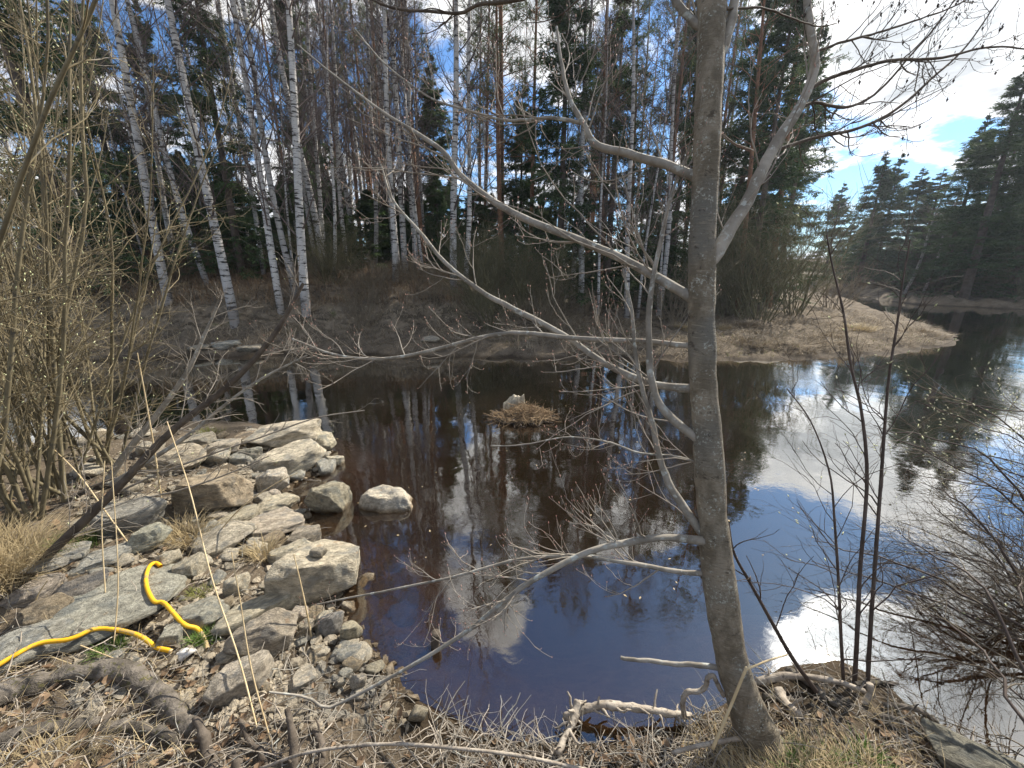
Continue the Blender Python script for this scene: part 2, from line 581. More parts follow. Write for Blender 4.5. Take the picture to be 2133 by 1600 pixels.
def mat_water():
    m = bpy.data.materials.new('peaty_river_water')
    m.use_nodes = True
    t = NT(m.node_tree)
    out = t.n('ShaderNodeOutputMaterial')
    ps = t.n('ShaderNodeNewGeometry').outputs['Position']
    r1 = t.noise(t.scale(ps, (1.0, 1.0, 1.0)), 2.2, 3, 0.5, 0.3)
    r2 = t.noise(t.scale(ps, (1.0, 1.5, 1.0)), 13.0, 3, 0.6, 0.6)
    patch = t.mr(t.noise(ps, 0.55, 3, 0.6), 0.48, 0.66, 0.15, 1.0)
    hgt = t.m('ADD', t.m('MULTIPLY', r1, 0.2), t.m('MULTIPLY', t.m('MULTIPLY', r2, patch), 0.10))
    b = t.n('ShaderNodeBump', {'Strength': 1.0, 'Distance': 0.012, 'Height': hgt})
    fr = t.n('ShaderNodeFresnel', {'IOR': 1.33, 'Normal': b.outputs[0]})
    fac = t.m('MINIMUM', t.m('ADD', 0.10, t.m('MULTIPLY', fr.outputs[0], 3.0)), 0.88)
    gl = t.n('ShaderNodeBsdfGlossy', {0: (0.97, 0.97, 0.94), 'Roughness': 0.012, 'Normal': b.outputs[0]})
    tr = t.n('ShaderNodeBsdfTransparent', {0: (0.80, 0.68, 0.52)})
    df = t.n('ShaderNodeBsdfDiffuse', {0: (0.075, 0.046, 0.027)})
    body = t.n('ShaderNodeMixShader', {0: 0.16})
    t.t.links.new(tr.outputs[0], body.inputs[1])
    t.t.links.new(df.outputs[0], body.inputs[2])
    mx = t.n('ShaderNodeMixShader', {0: fac})
    t.t.links.new(body.outputs[0], mx.inputs[1])
    t.t.links.new(gl.outputs[0], mx.inputs[2])
    t.t.links.new(mx.outputs[0], out.inputs[0])
    va = t.n('ShaderNodeVolumeAbsorption', {0: (0.70, 0.46, 0.16), 'Density': 4.2})
    t.t.links.new(va.outputs[0], out.inputs['Volume'])
    return m


M = dict(
    alder=mat_bark_alder(), birch=mat_birch(), rock=mat_rock(), ground=mat_ground(), water=mat_water(),
    alder_twig=simple('alder_twig', (0.19, 0.16, 0.125), (0.31, 0.275, 0.225), 9, 0.8, 0),
    alder_bud=simple('alder_bud', (0.30, 0.15, 0.12), (0.42, 0.26, 0.20), 20, 0.6, 0),
    cone=simple('alder_cone', (0.03, 0.024, 0.02), (0.06, 0.045, 0.035), 20, 0.8, 0),
    willow=simple('willow_bark', (0.12, 0.10, 0.06), (0.22, 0.185, 0.11), 5, 0.8, 0.25, c3=(0.09, 0.08, 0.06)),
    willow_twig=simple('willow_twig', (0.13, 0.105, 0.058), (0.27, 0.22, 0.13), 4, 0.75, 0.35, c3=(0.20, 0.18, 0.15)),
    catkin=simple('willow_catkin', (0.42, 0.44, 0.22), (0.60, 0.60, 0.38), 9, 0.9, 0),
    grey_branch=simple('grey_lichen_bark', (0.17, 0.15, 0.12), (0.34, 0.31, 0.26), 8, 0.9, 0.15, c3=(0.40, 0.41, 0.37), bump=0.006),
    dark_branch=simple('dark_bark', (0.055, 0.042, 0.032), (0.12, 0.095, 0.07), 12, 0.85, 0, bump=0.003),
    sapling=simple('sapling_bark', (0.05, 0.036, 0.028), (0.10, 0.075, 0.06), 10, 0.7, 0.2),
    dark_willow=simple('dark_willow_twig', (0.085, 0.066, 0.045), (0.19, 0.155, 0.105), 5, 0.75, 0.25),
    olive_brush=simple('olive_brush', (0.10, 0.092, 0.05), (0.20, 0.18, 0.10), 2, 0.85, 0.3),
    red_twig=simple('reddish_twig', (0.14, 0.085, 0.062), (0.25, 0.16, 0.115), 5, 0.75, 0.2),
    birch_twig=simple('birch_twig', (0.10, 0.075, 0.065), (0.19, 0.15, 0.13), 2, 0.8, 0.3),
    pine_bark=simple('pine_bark', (0.19, 0.10, 0.06), (0.34, 0.19, 0.11), 4, 0.9, 0.3, c3=(0.10, 0.07, 0.055)),
    spruce_bark=simple('spruce_bark', (0.09, 0.07, 0.055), (0.16, 0.125, 0.10), 5, 0.9, 0.2),
    pine_leaf=simple('pine_needles', (0.06, 0.09, 0.04), (0.11, 0.145, 0.065), 1.2, 0.7, 0.3, trans=0.35),
    spruce_leaf=simple('spruce_needles', (0.045, 0.08, 0.032), (0.095, 0.14, 0.055), 0.9, 0.75, 0.4, trans=0.3),
    brush=simple('bare_brush', (0.15, 0.12, 0.08), (0.27, 0.22, 0.15), 2, 0.85, 0.4),
    log=simple('weathered_log', (0.065, 0.056, 0.045), (0.19, 0.165, 0.135), 13, 0.95, 0.2, c3=(0.10, 0.092, 0.04), bump=0.03),
    driftwood=simple('pale_driftwood', (0.25, 0.21, 0.165), (0.43, 0.38, 0.31), 14, 0.9, 0.15, c3=(0.14, 0.115, 0.09), bump=0.008),
    root=simple('dark_root', (0.06, 0.048, 0.036), (0.14, 0.115, 0.09), 12, 0.9, 0.15, bump=0.008),
    hay=simple('dry_grass', (0.34, 0.265, 0.145), (0.52, 0.42, 0.25), 3, 0.8, 0.15, trans=0.25),
    reed=simple('dry_reed', (0.44, 0.33, 0.18), (0.60, 0.48, 0.29), 6, 0.6, 0.2),
    heap=simple('drifted_reed', (0.17, 0.11, 0.06), (0.36, 0.26, 0.15), 9, 0.8, 0),
    bank_hay=simple('bank_dead_grass', (0.20, 0.155, 0.10), (0.40, 0.33, 0.23), 1.3, 0.85, 0, trans=0.15),
    heath=simple('heath_grass', (0.17, 0.11, 0.065), (0.31, 0.22, 0.135), 1.1, 0.85, 0, trans=0.2),
    green=simple('green_grass', (0.085, 0.15, 0.026), (0.15, 0.235, 0.05), 4, 0.6, 0.2, trans=0.3),
    moss=simple('moss_grass', (0.15, 0.16, 0.045), (0.25, 0.24, 0.08), 2, 0.8, 0.2, trans=0.2),
    leaf=simple('fallen_leaf', (0.15, 0.095, 0.055), (0.32, 0.225, 0.14), 7, 0.7, 0, trans=0.2),
    hose=simple('yellow_hose', (0.66, 0.35, 0.012), (0.76, 0.44, 0.03), 6, 0.5, 0, c3=(0.36, 0.25, 0.09)),
    hose_end=simple('muddy_hose', (0.55, 0.40, 0.18), (0.46, 0.36, 0.22), 20, 0.7, 0),
    plastic=simple('dirty_white_plastic', (0.62, 0.60, 0.56), (0.50, 0.47, 0.42), 20, 0.4, 0),
)

# ------------------------------------------------------------------ terrain
NEAR_PX = [(-900, 905), (-300, 905), (150, 930), (330, 905), (420, 890), (540, 885), (640, 905), (690, 940), (668, 985), (610, 1000),
           (606, 1030), (625, 1075), (648, 1130), (700, 1160), (735, 1195), (700, 1262), (730, 1320), (775, 1350), (828, 1400),
           (842, 1450), (905, 1490), (985, 1535), (1120, 1560), (1290, 1560), (1420, 1530), (1490, 1490),
           (1560, 1440), (1640, 1395), (1750, 1385), (1840, 1425), (1930, 1500), (2100, 1590)]
near_poly = [unproj(u, v)[:2] for u, v in NEAR_PX] + [np.array(p) for p in
             [(2.5, 1.3), (3.05, 1.65), (4.2, 2.35), (6, 2.7), (30, 2.0), (400, 0), (400, -400), (-400, -400), (-400, 6.5)]]
FAR_PX = [(-900, 775), (-300, 765), (100, 755), (330, 748), (520, 744), (700, 741), (900, 745), (1200, 751), (1500, 754), (1700, 750),
          (1850, 739), (1960, 724), (2003, 714), (1985, 700), (1940, 680), (1880, 658), (1810, 640), (1765, 622)]
far_poly = [unproj(u, v)[:2] for u, v in FAR_PX] + [np.array(p) for p in [(33, 60), (40, 110), (60, 160), (80, 700), (-700, 700), (-700, 15)]]
RIGHT_PX = [(1775, 612), (1830, 626), (1900, 634), (2010, 640), (2133, 645), (2500, 655), (3200, 668)]
right_poly = [unproj(u, v)[:2] for u, v in RIGHT_PX] + [np.array(p) for p in [(700, 40), (700, 700), (90, 700), (62, 160), (42, 110), (36, 60)]]


def sdf(poly, P):
    """signed distance to a polygon, positive inside"""
    poly = np.asarray(poly, float)
    d = np.full(len(P), 1e18)
    ins = np.zeros(len(P), bool)
    for i in range(len(poly)):
        a, b = poly[i], poly[(i + 1) % len(poly)]
        e = b - a
        wv = P - a
        t = np.clip((wv @ e) / max(e @ e, 1e-12), 0, 1)
        d = np.minimum(d, ((wv - t[:, None] * e) ** 2).sum(1))
        c1, c2 = a[1] <= P[:, 1], b[1] > P[:, 1]
        cr = e[0] * wv[:, 1] - e[1] * wv[:, 0]
        ins ^= ((c1 & c2 & (cr > 0)) | (~c1 & ~c2 & (cr < 0)))
    return np.where(ins, 1, -1) * np.sqrt(d)


def H(x, y, rough=True):
    x, y = np.asarray(x, float), np.asarray(y, float)
    P = np.stack([x.ravel(), y.ravel()], 1)
    p3 = np.stack([P[:, 0], P[:, 1], np.zeros(len(P))], 1)
    jit = 0.10 * fbm(p3 * 1.6, 3)
    r = np.hypot(P[:, 0], P[:, 1])
    sn = sdf(near_poly, P) + jit * 0.35
    sf = sdf(far_poly, P) + jit * sstep(r, 4, 12) * 2
    sr = sdf(right_poly, P) + jit * 3
    # near bank
    left = sstep(-P[:, 0], 1.6, 4.0)
    rise = 0.16 + 0.22 * left
    hn = rise * (1 - np.exp(-np.maximum(sn, 0) / 0.55)) + 0.55 * sstep(sn, 0.5, 1.9) * sstep(-P[:, 1], -1.7, -0.3)
    hn = hn + 0.35 * sstep(P[:, 0], 1.0, 2.4) * sstep(-P[:, 1], -1.35, -0.8) * sstep(sn, 0.0, 0.6)
    # far bank: steep on the left, a low mud flat and spit on the right
    steep = 1 - sstep(P[:, 0], -4.0, 3.0)
    s0 = np.maximum(sf, 0)
    hs = 0.10 * sstep(s0, 0, .2) + 0.32 * sstep(s0, 0.1, 1.1) + 1.15 * sstep(s0, 0.9, 3.4) + 0.6 * sstep(s0, 3.0, 7.0)
    hf = 0.09 * sstep(s0, 0, 0.35) + 0.17 * sstep(s0, 0.3, 3.0) + 0.30 * sstep(s0, 3.2, 9.0) + 1.2 * sstep(s0, 8, 26)
    hfar = steep * hs + (1 - steep) * hf
    hr = 0.35 * sstep(sr, 0, 0.8) + 0.8 * sstep(sr, 0.8, 12.0)
    land = np.maximum.reduce([np.where(sn > 0, hn, -1), np.where(sf > 0, hfar, -1), np.where(sr > 0, hr, -1)])
    sw = -np.maximum.reduce([sn, sf, sr])
    bed = -0.30 * np.clip(sw, 0, 0.35) - 0.16 * sstep(sw, 0.15, 0.7) - 1.1 * sstep(sw, 0.35, 2.0)
    h = np.where(sw < 0, land, bed)
    if rough:
        k = np.where(sw < 0, sstep(-sw, 0.0, 0.5), 0.4 * sstep(sw, 0.0, 0.4))
        amp = 0.030 + 0.09 * sstep(r, 5, 14) + 0.25 * sstep(r, 25, 60)
        h = h + k * (amp * fbm(p3 * 2.1 + 3, 4) + 0.012 * fbm(p3 * 11, 3))
    far_hill = sstep(r, 120, 500) * 9.0
    h = np.where((sw < 0) & (r > 100), h + far_hill * (1 + 0.3 * fbm(p3 * 0.01, 3)), h)
    return h.reshape(x.shape)


def h1(x, y):
    return float(H(np.array([x]), np.array([y]))[0])


def ground_hit(u, v):
    """first point of the ground (or water) seen at a pixel"""
    d = pix_dir(u, v)
    ts = np.geomspace(0.6, 120, 900)
    X, Y, Z = d.x * ts, d.y * ts, CAMZ + d.z * ts
    hh = np.maximum(H(X, Y), -0.06)
    k = np.argmax(Z < hh)
    return np.array([X[k], Y[k], hh[k]])


a_front = np.linspace(math.radians(-64), math.radians(64), 470)
a_back = np.linspace(math.radians(64), math.radians(296), 62)[1:-1]
ang = np.concatenate([a_front, a_back])
rad = np.geomspace(0.12, 1500, 350)
A, Rr = np.meshgrid(ang, rad)
GX, GY = Rr * np.sin(A), Rr * np.cos(A)
GZ = H(GX, GY)
nr, na = GX.shape
gi = np.arange(nr * na).reshape(nr, na)
nx = np.roll(gi, -1, axis=1)
GF = np.stack([gi[:-1], nx[:-1], nx[1:], gi[1:]], -1).reshape(-1, 4)
cz = h1(0.0, 0.02)
GV = np.vstack([np.stack([GX.ravel(), GY.ravel(), GZ.ravel()], 1), [[0, 0, cz]]])
cap = np.stack([nx[0], gi[0], np.full(na, nr * na)], -1)
g = obj('ground', mesh('ground', GV, [GF[:, ::-1], cap[:, ::-1]], M['ground']), kind='structure',
        label='brown muddy river banks and silty river bed')
wb = [(-600, -300, -3.2), (600, -300, -3.2), (600, 900, -3.2), (-600, 900, -3.2)]
WV = np.array(wb + [(x, y, 0.0) for x, y, z in wb], float)
WF = np.array([[3, 2, 1, 0], [4, 5, 6, 7], [0, 1, 5, 4], [1, 2, 6, 5], [2, 3, 7, 6], [3, 0, 4, 7]])
obj('river_water', mesh('river_water', WV, WF, M['water'], smooth=False), kind='structure',
    label='dark peaty river water mirroring trees and sky')

# thin spring haze round the whole place
hm = bpy.data.materials.new('thin_haze')
hm.use_nodes = True
ht = NT(hm.node_tree)
hout = ht.n('ShaderNodeOutputMaterial')
hv = ht.n('ShaderNodeVolumePrincipled', {'Color': (0.80, 0.88, 1.0), 'Density': 0.0006, 'Anisotropy': 0.35})
ht.t.links.new(hv.outputs[0], hout.inputs['Volume'])
hb = [(-1600, -1600, -5), (1600, -1600, -5), (1600, 1600, -5), (-1600, 1600, -5)]
obj('haze', mesh('haze', np.array(hb + [(x, y, 27) for x, y, z in hb], float), WF, hm, smooth=False), kind='stuff', label='thin pale haze in the air over the river')

# ------------------------------------------------------------------ tree kinds of the forest (one mesh set each, copied)
def birch_meshes(seed, hgt=15.0, r0=0.12, nb=46, bent=0.25):
    r = np.random.default_rng(seed)
    n = 16
    t = np.linspace(0, 1, n)
    ph = r.uniform(0, 6.28, 4)
    P = np.stack([bent * (np.sin(2.3 * t + ph[0]) - math.sin(ph[0])) + 0.06 * np.sin(9 * t + ph[1]),
                  bent * (np.sin(2.0 * t + ph[2]) - math.sin(ph[2])) + 0.06 * np.sin(8 * t + ph[3]), t * hgt], 1)
    P[:, 2] -= 0.25
    R = r0 * (1 - 0.86 * t) + 0.03 * r0 * np.exp(-t * 60)
    tv, tf = tubes(P[None], R[None], 8, 0.05, seed)
    B, BR = grow(r, P[None], R[None], nb, 0.16, 0.98, hgt * 0.19, 0.75, 0.06, 0.10, 7, 0.36, 0.25, 0.006, 0.55, rmax=0.022)
    C, CR = grow(r, B, BR, 7, 0.2, 1.0, 1.0, 0.7, 0.0, 0.14, 5, 0.5, 0.4, 0.0035, 0.4, rmax=0.007)
    D, DR = grow(r, C, CR, 5, 0.15, 1.0, 0.5, 0.65, -0.10, 0.14, 4, 0.8, 0.5, 0.0024, 0.3)
    cv, cf = join([tubes(B, BR, 4), tubes(C, CR, 3), tubes(D, DR, 3)])
    return mesh('birch_trunk', tv, tf, M['birch']), mesh('birch_crown', cv, cf, M['birch_twig'])


def pine_meshes(seed, hgt=17.0, r0=0.15):
    r = np.random.default_rng(seed)
    n = 14
    t = np.linspace(0, 1, n)
    P = np.stack([0.12 * np.sin(3 * t + seed), 0.12 * np.sin(2.5 * t + seed * 2), t * hgt - 0.25], 1)
    R = r0 * (1 - 0.85 * t)
    tv, tf = tubes(P[None], R[None], 8, 0.06, seed)
    B, BR = grow(r, P[None], R[None], 52, 0.38, 0.99, 3.0, 1.15, 0.03, 0.12, 7, 0.3, 0.3, 0.012, 0.62)
    dead, deadR = grow(r, P[None], R[None], 22, 0.10, 0.45, 1.1, 1.3, -0.02, 0.12, 5, 0.12, 0.3, 0.007, 0.2)
    C, CR = grow(r, B, BR, 7, 0.35, 1.0, 0.75, 0.75, 0.06, 0.15, 5, 0.5, 0.4, 0.006, 0.4)
    # needle tufts along the last shoots
    k = 30
    N = len(C)
    tt = r.uniform(0.3, 1.0, N * k) * 3.999
    i = tt.astype(int)
    f = (tt - i)[:, None]
    pi = np.repeat(np.arange(N), k)
    st = C[pi, i] * (1 - f) + C[pi, i + 1] * f
    d = norm(norm(C[pi, i + 1] - C[pi, i]) * 0.6 + r.normal(size=st.shape) * 0.7)
    sd = norm(np.cross(d, r.normal(size=d.shape)))
    nv, nf = diamonds(st, d, sd, r.uniform(0.09, 0.17, len(st)), np.full(len(st), 0.0095))
    cv, cf = join([tubes(B, BR, 4), tubes(dead, deadR, 3), tubes(C, CR, 3), (nv, nf)])
    nq = len(cf[0]) - len(nf)
    mi = np.concatenate([np.zeros(nq), np.ones(len(nf))])
    return mesh('pine_trunk', tv, tf, M['pine_bark']), mesh('pine_crown', cv, cf, [M['pine_bark'], M['pine_leaf']], mi=mi, smooth=False)


def spruce_meshes(seed, hgt=13.0, spread=2.3, low=0.03, dens=1.0):
    r = np.random.default_rng(seed)
    n = 12
    t = np.linspace(0, 1, n)
    P = np.stack([0.05 * np.sin(3 * t + seed), 0.05 * np.sin(2 * t + seed), t * hgt - 0.2], 1)
    R = hgt * 0.0115 * (1 - 0.94 * t)
    tv, tf = tubes(P[None], R[None], 7, 0.05, seed)
    nb = int(150 * dens)
    bt = np.sort(low + (0.985 - low) * r.uniform(0, 1, nb) ** 0.9)
    a = r.uniform(0, 6.283, nb)
    L = (spread * (1 - bt) ** 0.9 + 0.05) * r.uniform(0.6, 1.15, nb)
    st = np.stack([np.interp(bt, t, P[:, 0]), np.interp(bt, t, P[:, 1]), bt * hgt - 0.2], 1)
    el = -0.35 + 0.75 * bt ** 2 + r.normal(0, 0.08, nb)
    d = np.stack([np.cos(a) * np.cos(el), np.sin(a) * np.cos(el), np.sin(el)], 1)
    B = walk(r, st, d, L, 7, 0.055, 0.05)  # boughs droop, then lift at the tip
    BR = np.maximum(0.011 * L[:, None] * np.linspace(1, 0.25, 7)[None], 0.004)
    # side shoots lie flat and hang, dressed in narrow needle sprays
    C, CR = grow(r, B, BR, 13, 0.12, 0.98, 0.62 * spread / 2.3 * np.repeat(np.clip(L / (0.4 * spread), 0.12, 1), 13), 0.9, -0.07, 0.08, 4, 0.5, 0.4, 0.003, 0.45, flat=0.25)
    k = 24
    allP = [(B, 60), (C, k)]
    parts = [tubes(B, BR, 3)]
    nb_faces = len(parts[0][1])
    for Q, kk in allP:
        N, m = Q.shape[:2]
        pi = np.repeat(np.arange(N), kk)
        tt = r.uniform(0.1, 1.0, len(pi)) * (m - 1.001)
        i = tt.astype(int)
        f = (tt - i)[:, None]
        s = Q[pi, i] * (1 - f) + Q[pi, i + 1] * f
        tan = norm(Q[pi, i + 1] - Q[pi, i])
        dd = norm(tan * 0.55 + r.normal(size=s.shape) * np.array([0.55, 0.55, 0.3]) + np.array([0, 0, -0.28]))
        sd = norm(np.cross(dd, r.normal(size=dd.shape)))
        top = np.clip((hgt - s[:, 2]) / (0.22 * hgt), 0.22, 1)
        parts.append(diamonds(s, dd, sd, top * r.uniform(0.09, 0.22, len(s)), r.uniform(0.010, 0.020, len(s))))
    cv, cf = join(parts)
    mi = np.ones(len(cf[0]))
    mi[:nb_faces] = 0
    return mesh('spruce_trunk', tv, tf, M['spruce_bark']), mesh('spruce_crown', cv, cf, [M['spruce_bark'], M['spruce_leaf']], mi=mi, smooth=False)


def bush_meshes(seed, hgt=2.4, ns=26, mat='brush', fan=0.75, spread=0.35, r0=0.012):
    r = np.random.default_rng(seed)
    a = r.uniform(0, 6.283, ns)
    el = r.uniform(0.0, fan, ns)
    st = np.stack([np.cos(a) * spread * r.uniform(0, 1, ns), np.sin(a) * spread * r.uniform(0, 1, ns), np.full(ns, -0.1)], 1)
    d = np.stack([np.cos(a) * np.sin(el), np.sin(a) * np.sin(el), np.cos(el)], 1)
    B = walk(r, st, d, hgt * r.uniform(0.6, 1.15, ns), 8, 0.03, 0.10)
    BR = r0 * r.uniform(0.6, 1.2, ns)[:, None] * np.linspace(1, 0.3, 8)[None]
    C, CR = grow(r, B, BR, 9, 0.2, 1.0, hgt * 0.35, 0.65, 0.05, 0.14, 5, 0.6, 0.4, 0.0035, 0.4)
    D, DR = grow(r, C, CR, 4, 0.15, 1.0, hgt * 0.14, 0.7, 0.04, 0.14, 4, 0.75, 0.5, 0.0028, 0.3)
    sv, sf = tubes(B, BR, 4)
    cv, cf = join([tubes(C, CR, 3), tubes(D, DR, 3)])
    return mesh('bush_stems', sv, sf, M[mat]), mesh('bush_twigs', cv, cf, M[mat])


BIRCH = [birch_meshes(21, 15.5, 0.13, 44, 0.22), birch_meshes(22, 14.5, 0.12, 40, 0.32), birch_meshes(23, 16, 0.12, 36, 0.18),
         birch_meshes(24, 13.5, 0.085, 34, 0.30), birch_meshes(25, 14.5, 0.08, 30, 0.22)]
PINE = [pine_meshes(31, 17.5, 0.15), pine_meshes(32, 16.0, 0.13), pine_meshes(33, 18.5, 0.15)]
SPRUCE = [spruce_meshes(41, 13.0, 2.2), spruce_meshes(42, 11.0, 2.1), spruce_meshes(43, 15.0, 2.5), spruce_meshes(44, 5.0, 1.5, 0.02, 0.62)]
BUSH = [bush_meshes(51), bush_meshes(52, 2.0, 22), bush_meshes(53, 3.2, 34, 'olive_brush', 0.55), bush_meshes(54, 1.5, 20, 'brush', 0.95),
        bush_meshes(55, 2.2, 24, 'red_twig', 0.7)]
KINDN = {'birch': ('birch_tree', 'birch'), 'pine': ('pine_tree', 'pine'), 'spruce': ('spruce_tree', 'spruce'), 'bush': ('bush', 'bush')}


def plant(kind, pair, x, y, label, group, sx=1.0, sz=1.0, rz=0.0, tx=0.0, ty=0.0, dz=0.0):
    nm, cat = KINDN[kind]
    e = thing(nm, label, cat, (x, y, h1(x, y) + dz), group)
    e.rotation_euler = (ty, tx, rz)
    e.scale = (sx, sx, sz)
    obj('trunk' if kind != 'bush' else 'stems', pair[0], e)
    cr = obj('crown' if kind != 'bush' else 'twigs', pair[1], e, kind='stuff')
    return e


def plant_px(kind, pair, u, Y, label, group, wpx=None, top=None, hpx=None, rz=None, base_r=0.12, sz=1.0, ty=0.0):
    """tree whose foot shows at pixel column u, at distance Y; top = column where it leaves the frame"""
    v = 600.0
    for _ in range(4):
        p = at(u, v, Y)
        hz = h1(p[0], Y)
        v = 800 + FPX * ((CAMZ - hz) * math.cos(PITCH) - Y * math.sin(PITCH)) / (Y * math.cos(PITCH) + (CAMZ - hz) * math.sin(PITCH))
    p = at(u, v, Y)
    tilt = 0.0
    if top is not None:
        q2 = at(top, 0, Y)
        tilt = math.atan2(q2[0] - p[0], q2[2] - hz)
    sx = 1.0
    if wpx is not None:
        sx = (wpx / FPX * depth_of(p) / 2) / base_r
    e = plant(kind, pair, float(p[0]), float(Y), label, group, sx, sz, 0.0, tilt, ty)
    if rz is not None and abs(tilt) < 0.02:
        e.rotation_euler.z = rz
    return e


GB = 'birches on the far bank'
# front row, read off the photograph: foot column, distance, width px, top column, mesh, label
FRONT = [
    (352, 12.2, 17, 205, 0, 'white birch leaning left, leftmost of the clear trunks on the far bank'),
    (488, 11.8, 19, 372, 1, 'thick white birch leaning left with its foot beside the dark spruce skirt'),
    (432, 14.2, 12, 300, 3, 'thin dark birch between the two leftmost leaning white birches'),
    (396, 17.0, 9, 262, 4, 'slim birch rising behind the leftmost leaning white birch'),
    (588, 12.4, 15, 470, 2, 'leftmost trunk of the close birch trio right of the thick leaning birch'),
    (616, 12.9, 13, 545, 3, 'narrow middle trunk of the close birch trio on the far bank'),
    (641, 12.3, 19, 572, 0, 'stout scarred birch, rightmost of the close trio on the far bank'),
    (668, 16.0, 10, 640, 4, 'slim birch just right of the close birch trio'),
    (822, 15.0, 13, 826, 1, 'straight birch with peeling white foot, alone in front of the thin grove'),
    (948, 14.4, 15, 944, 2, 'left one of two straight birches standing close together mid bank'),
    (966, 14.9, 11, 985, 4, 'right one of two straight birches standing close together mid bank'),
    (1206, 16.5, 13, 1262, 1, 'white birch leaning right in front of the broad dark spruce'),
    (1304, 15.5, 12, 1352, 3, 'white birch left of the alder trunk, leaning right above the twigs'),
    (1372, 16.0, 11, 1425, 4, 'slender birch nearest the left side of the alder trunk'),
    (724, 17.0, 10, 712, 3, 'slim grey birch at the left edge of the thin grove'),
    (780, 18.0, 10, 775, 4, 'slim grey birch in the middle of the thin grove'),
    (868, 17.0, 11, 875, 3, 'slim birch at the right edge of the thin grove'),
]
for i, (u, Y, wp, top, k, lab) in enumerate(FRONT):
    plant_px('birch', BIRCH[k], u, Y, lab, GB, wp, top, base_r=[0.13, 0.12, 0.12, 0.085, 0.08][k], ty=RNG.uniform(-0.03, 0.03))

ZONES = [(-9999, 250, 'behind the willow thicket at the left edge'), (250, 430, 'between the two leftmost leaning birches'),
         (430, 660, 'behind the close birch trio'), (660, 800, 'in the left half of the thin grove'), (800, 930, 'in the right half of the thin grove'),
         (930, 1080, 'around the two straight birches'), (1080, 1240, 'around the broad dark spruce'),
         (1240, 1440, 'just left of the alder trunk'), (1440, 1560, 'just right of the alder trunk'), (1560, 9999, 'at the right end of the forest')]


def zone(u):
    return [z for a, b_, z in ZONES if a <= u < b_][0]


# the thin grove and the forest behind it
r2 = np.random.default_rng(5)
GL = 'bare birches crowded in the forest behind the far bank'
cnt = 0
for k in range(62):
    u = r2.uniform(-120, 1500)
    if r2.uniform() < 0.45:
        u = r2.uniform(660, 930)
    Y = r2.uniform(15.5, 34)
    vv = r2.integers(0, 5)
    s = r2.uniform(0.65, 1.05)
    p = at(u, 560, Y)
    plant('birch', BIRCH[vv], float(p[0]), float(Y), 'slim bare birch deep in the far forest, ' + zone(u), GL, s, r2.uniform(0.85, 1.1),
          r2.uniform(0, 6.28), r2.normal(0, 0.035), r2.normal(0, 0.03))
for k in range(34):
    u = r2.uniform(180, 1450)
    Y = r2.uniform(14.5, 24)
    vv = int(r2.integers(3, 5))
    p = at(u, 560, Y)
    plant('birch', BIRCH[vv], float(p[0]), float(Y), 'pole thin bare birch in the far forest, ' + zone(u), GL, r2.uniform(0.5, 0.8), r2.uniform(0.8, 1.05),
          r2.uniform(0, 6.28), r2.normal(0, 0.04), r2.normal(0, 0.03))
GP = 'pines in the forest behind the far bank'
PINES = [(1535, 17.5, 13, 1590, 1, 'pine just right of the alder trunk with crown above the fork'),
         (1600, 20.0, 13, 1665, 0, 'outermost pine at the right end of the far forest'),
         (1036, 21.0, 15, 1046, 2, 'tall pine with bright orange trunk seen through the gap mid forest')]
for (u, Y, wp, top, k, lab) in PINES:
    plant_px('pine', PINE[k], u, Y, lab, GP, wp, top, base_r=0.15)
for k in range(34):
    u = r2.uniform(600, 1560)
    Y = r2.uniform(18, 38)
    p = at(u, 560, Y)
    plant('pine', PINE[r2.integers(0, 3)], float(p[0]), float(Y), 'thin crowned pine of the far forest, ' + zone(u), GP,
          r2.uniform(0.75, 1.05), r2.uniform(0.8, 1.1), r2.uniform(0, 6.28), r2.normal(0, 0.02), r2.normal(0, 0.02))
GS = 'spruces in the forest behind the far bank'
SPR = [  # column, distance, mesh, width scale, height scale, label
    (150, 13.0, 2, 1.25, 0.95, 'big green spruce behind the willow thicket at the left edge'),
    (285, 18.0, 1, 1.1, 1.0, 'dark spruce just right of the big green spruce at the left edge'),
    (505, 15.5, 2, 0.85, 0.78, 'tall dark spruce behind the thick leaning white birch'),
    (395, 20.0, 0, 1.0, 0.85, 'dark spruce between the leftmost leaning birch and the thick one'),
    (668, 19.5, 0, 0.85, 0.95, 'narrow spruce right behind the close birch trio'),
    (915, 22.0, 1, 1.0, 0.9, 'shorter spruce left of the two straight birches'),
    (1085, 20.0, 1, 0.9, 0.85, 'pointed spruce right of the orange pine trunk'),
    (1165, 17.0, 0, 1.15, 1.05, 'broad dark spruce in the middle, its skirt down to the brush'),
    (1265, 19.0, 2, 0.95, 0.95, 'dark spruce between the two right-leaning white birches'),
    (1395, 20.0, 0, 1.1, 1.0, 'dark spruce close left of the alder trunk'),
    (1520, 21.0, 2, 1.0, 1.0, 'tall spruce close right of the alder trunk'),
    (1570, 18.5, 0, 1.1, 1.1, 'dense spruce behind the tall olive bush on the spit'),
    (1625, 24.0, 2, 1.1, 0.95, 'last tall spruce at the right end of the far forest'),
    (1600, 26.0, 2, 1.0, 1.0, 'spruce behind the forked right limb of the alder'),
]
for (u, Y, k, sx, sz, lab) in SPR:
    p = at(u, 560, Y)
    plant('spruce', SPRUCE[k], float(p[0]), float(Y), lab, GS, sx, sz, r2.uniform(0, 6.28))
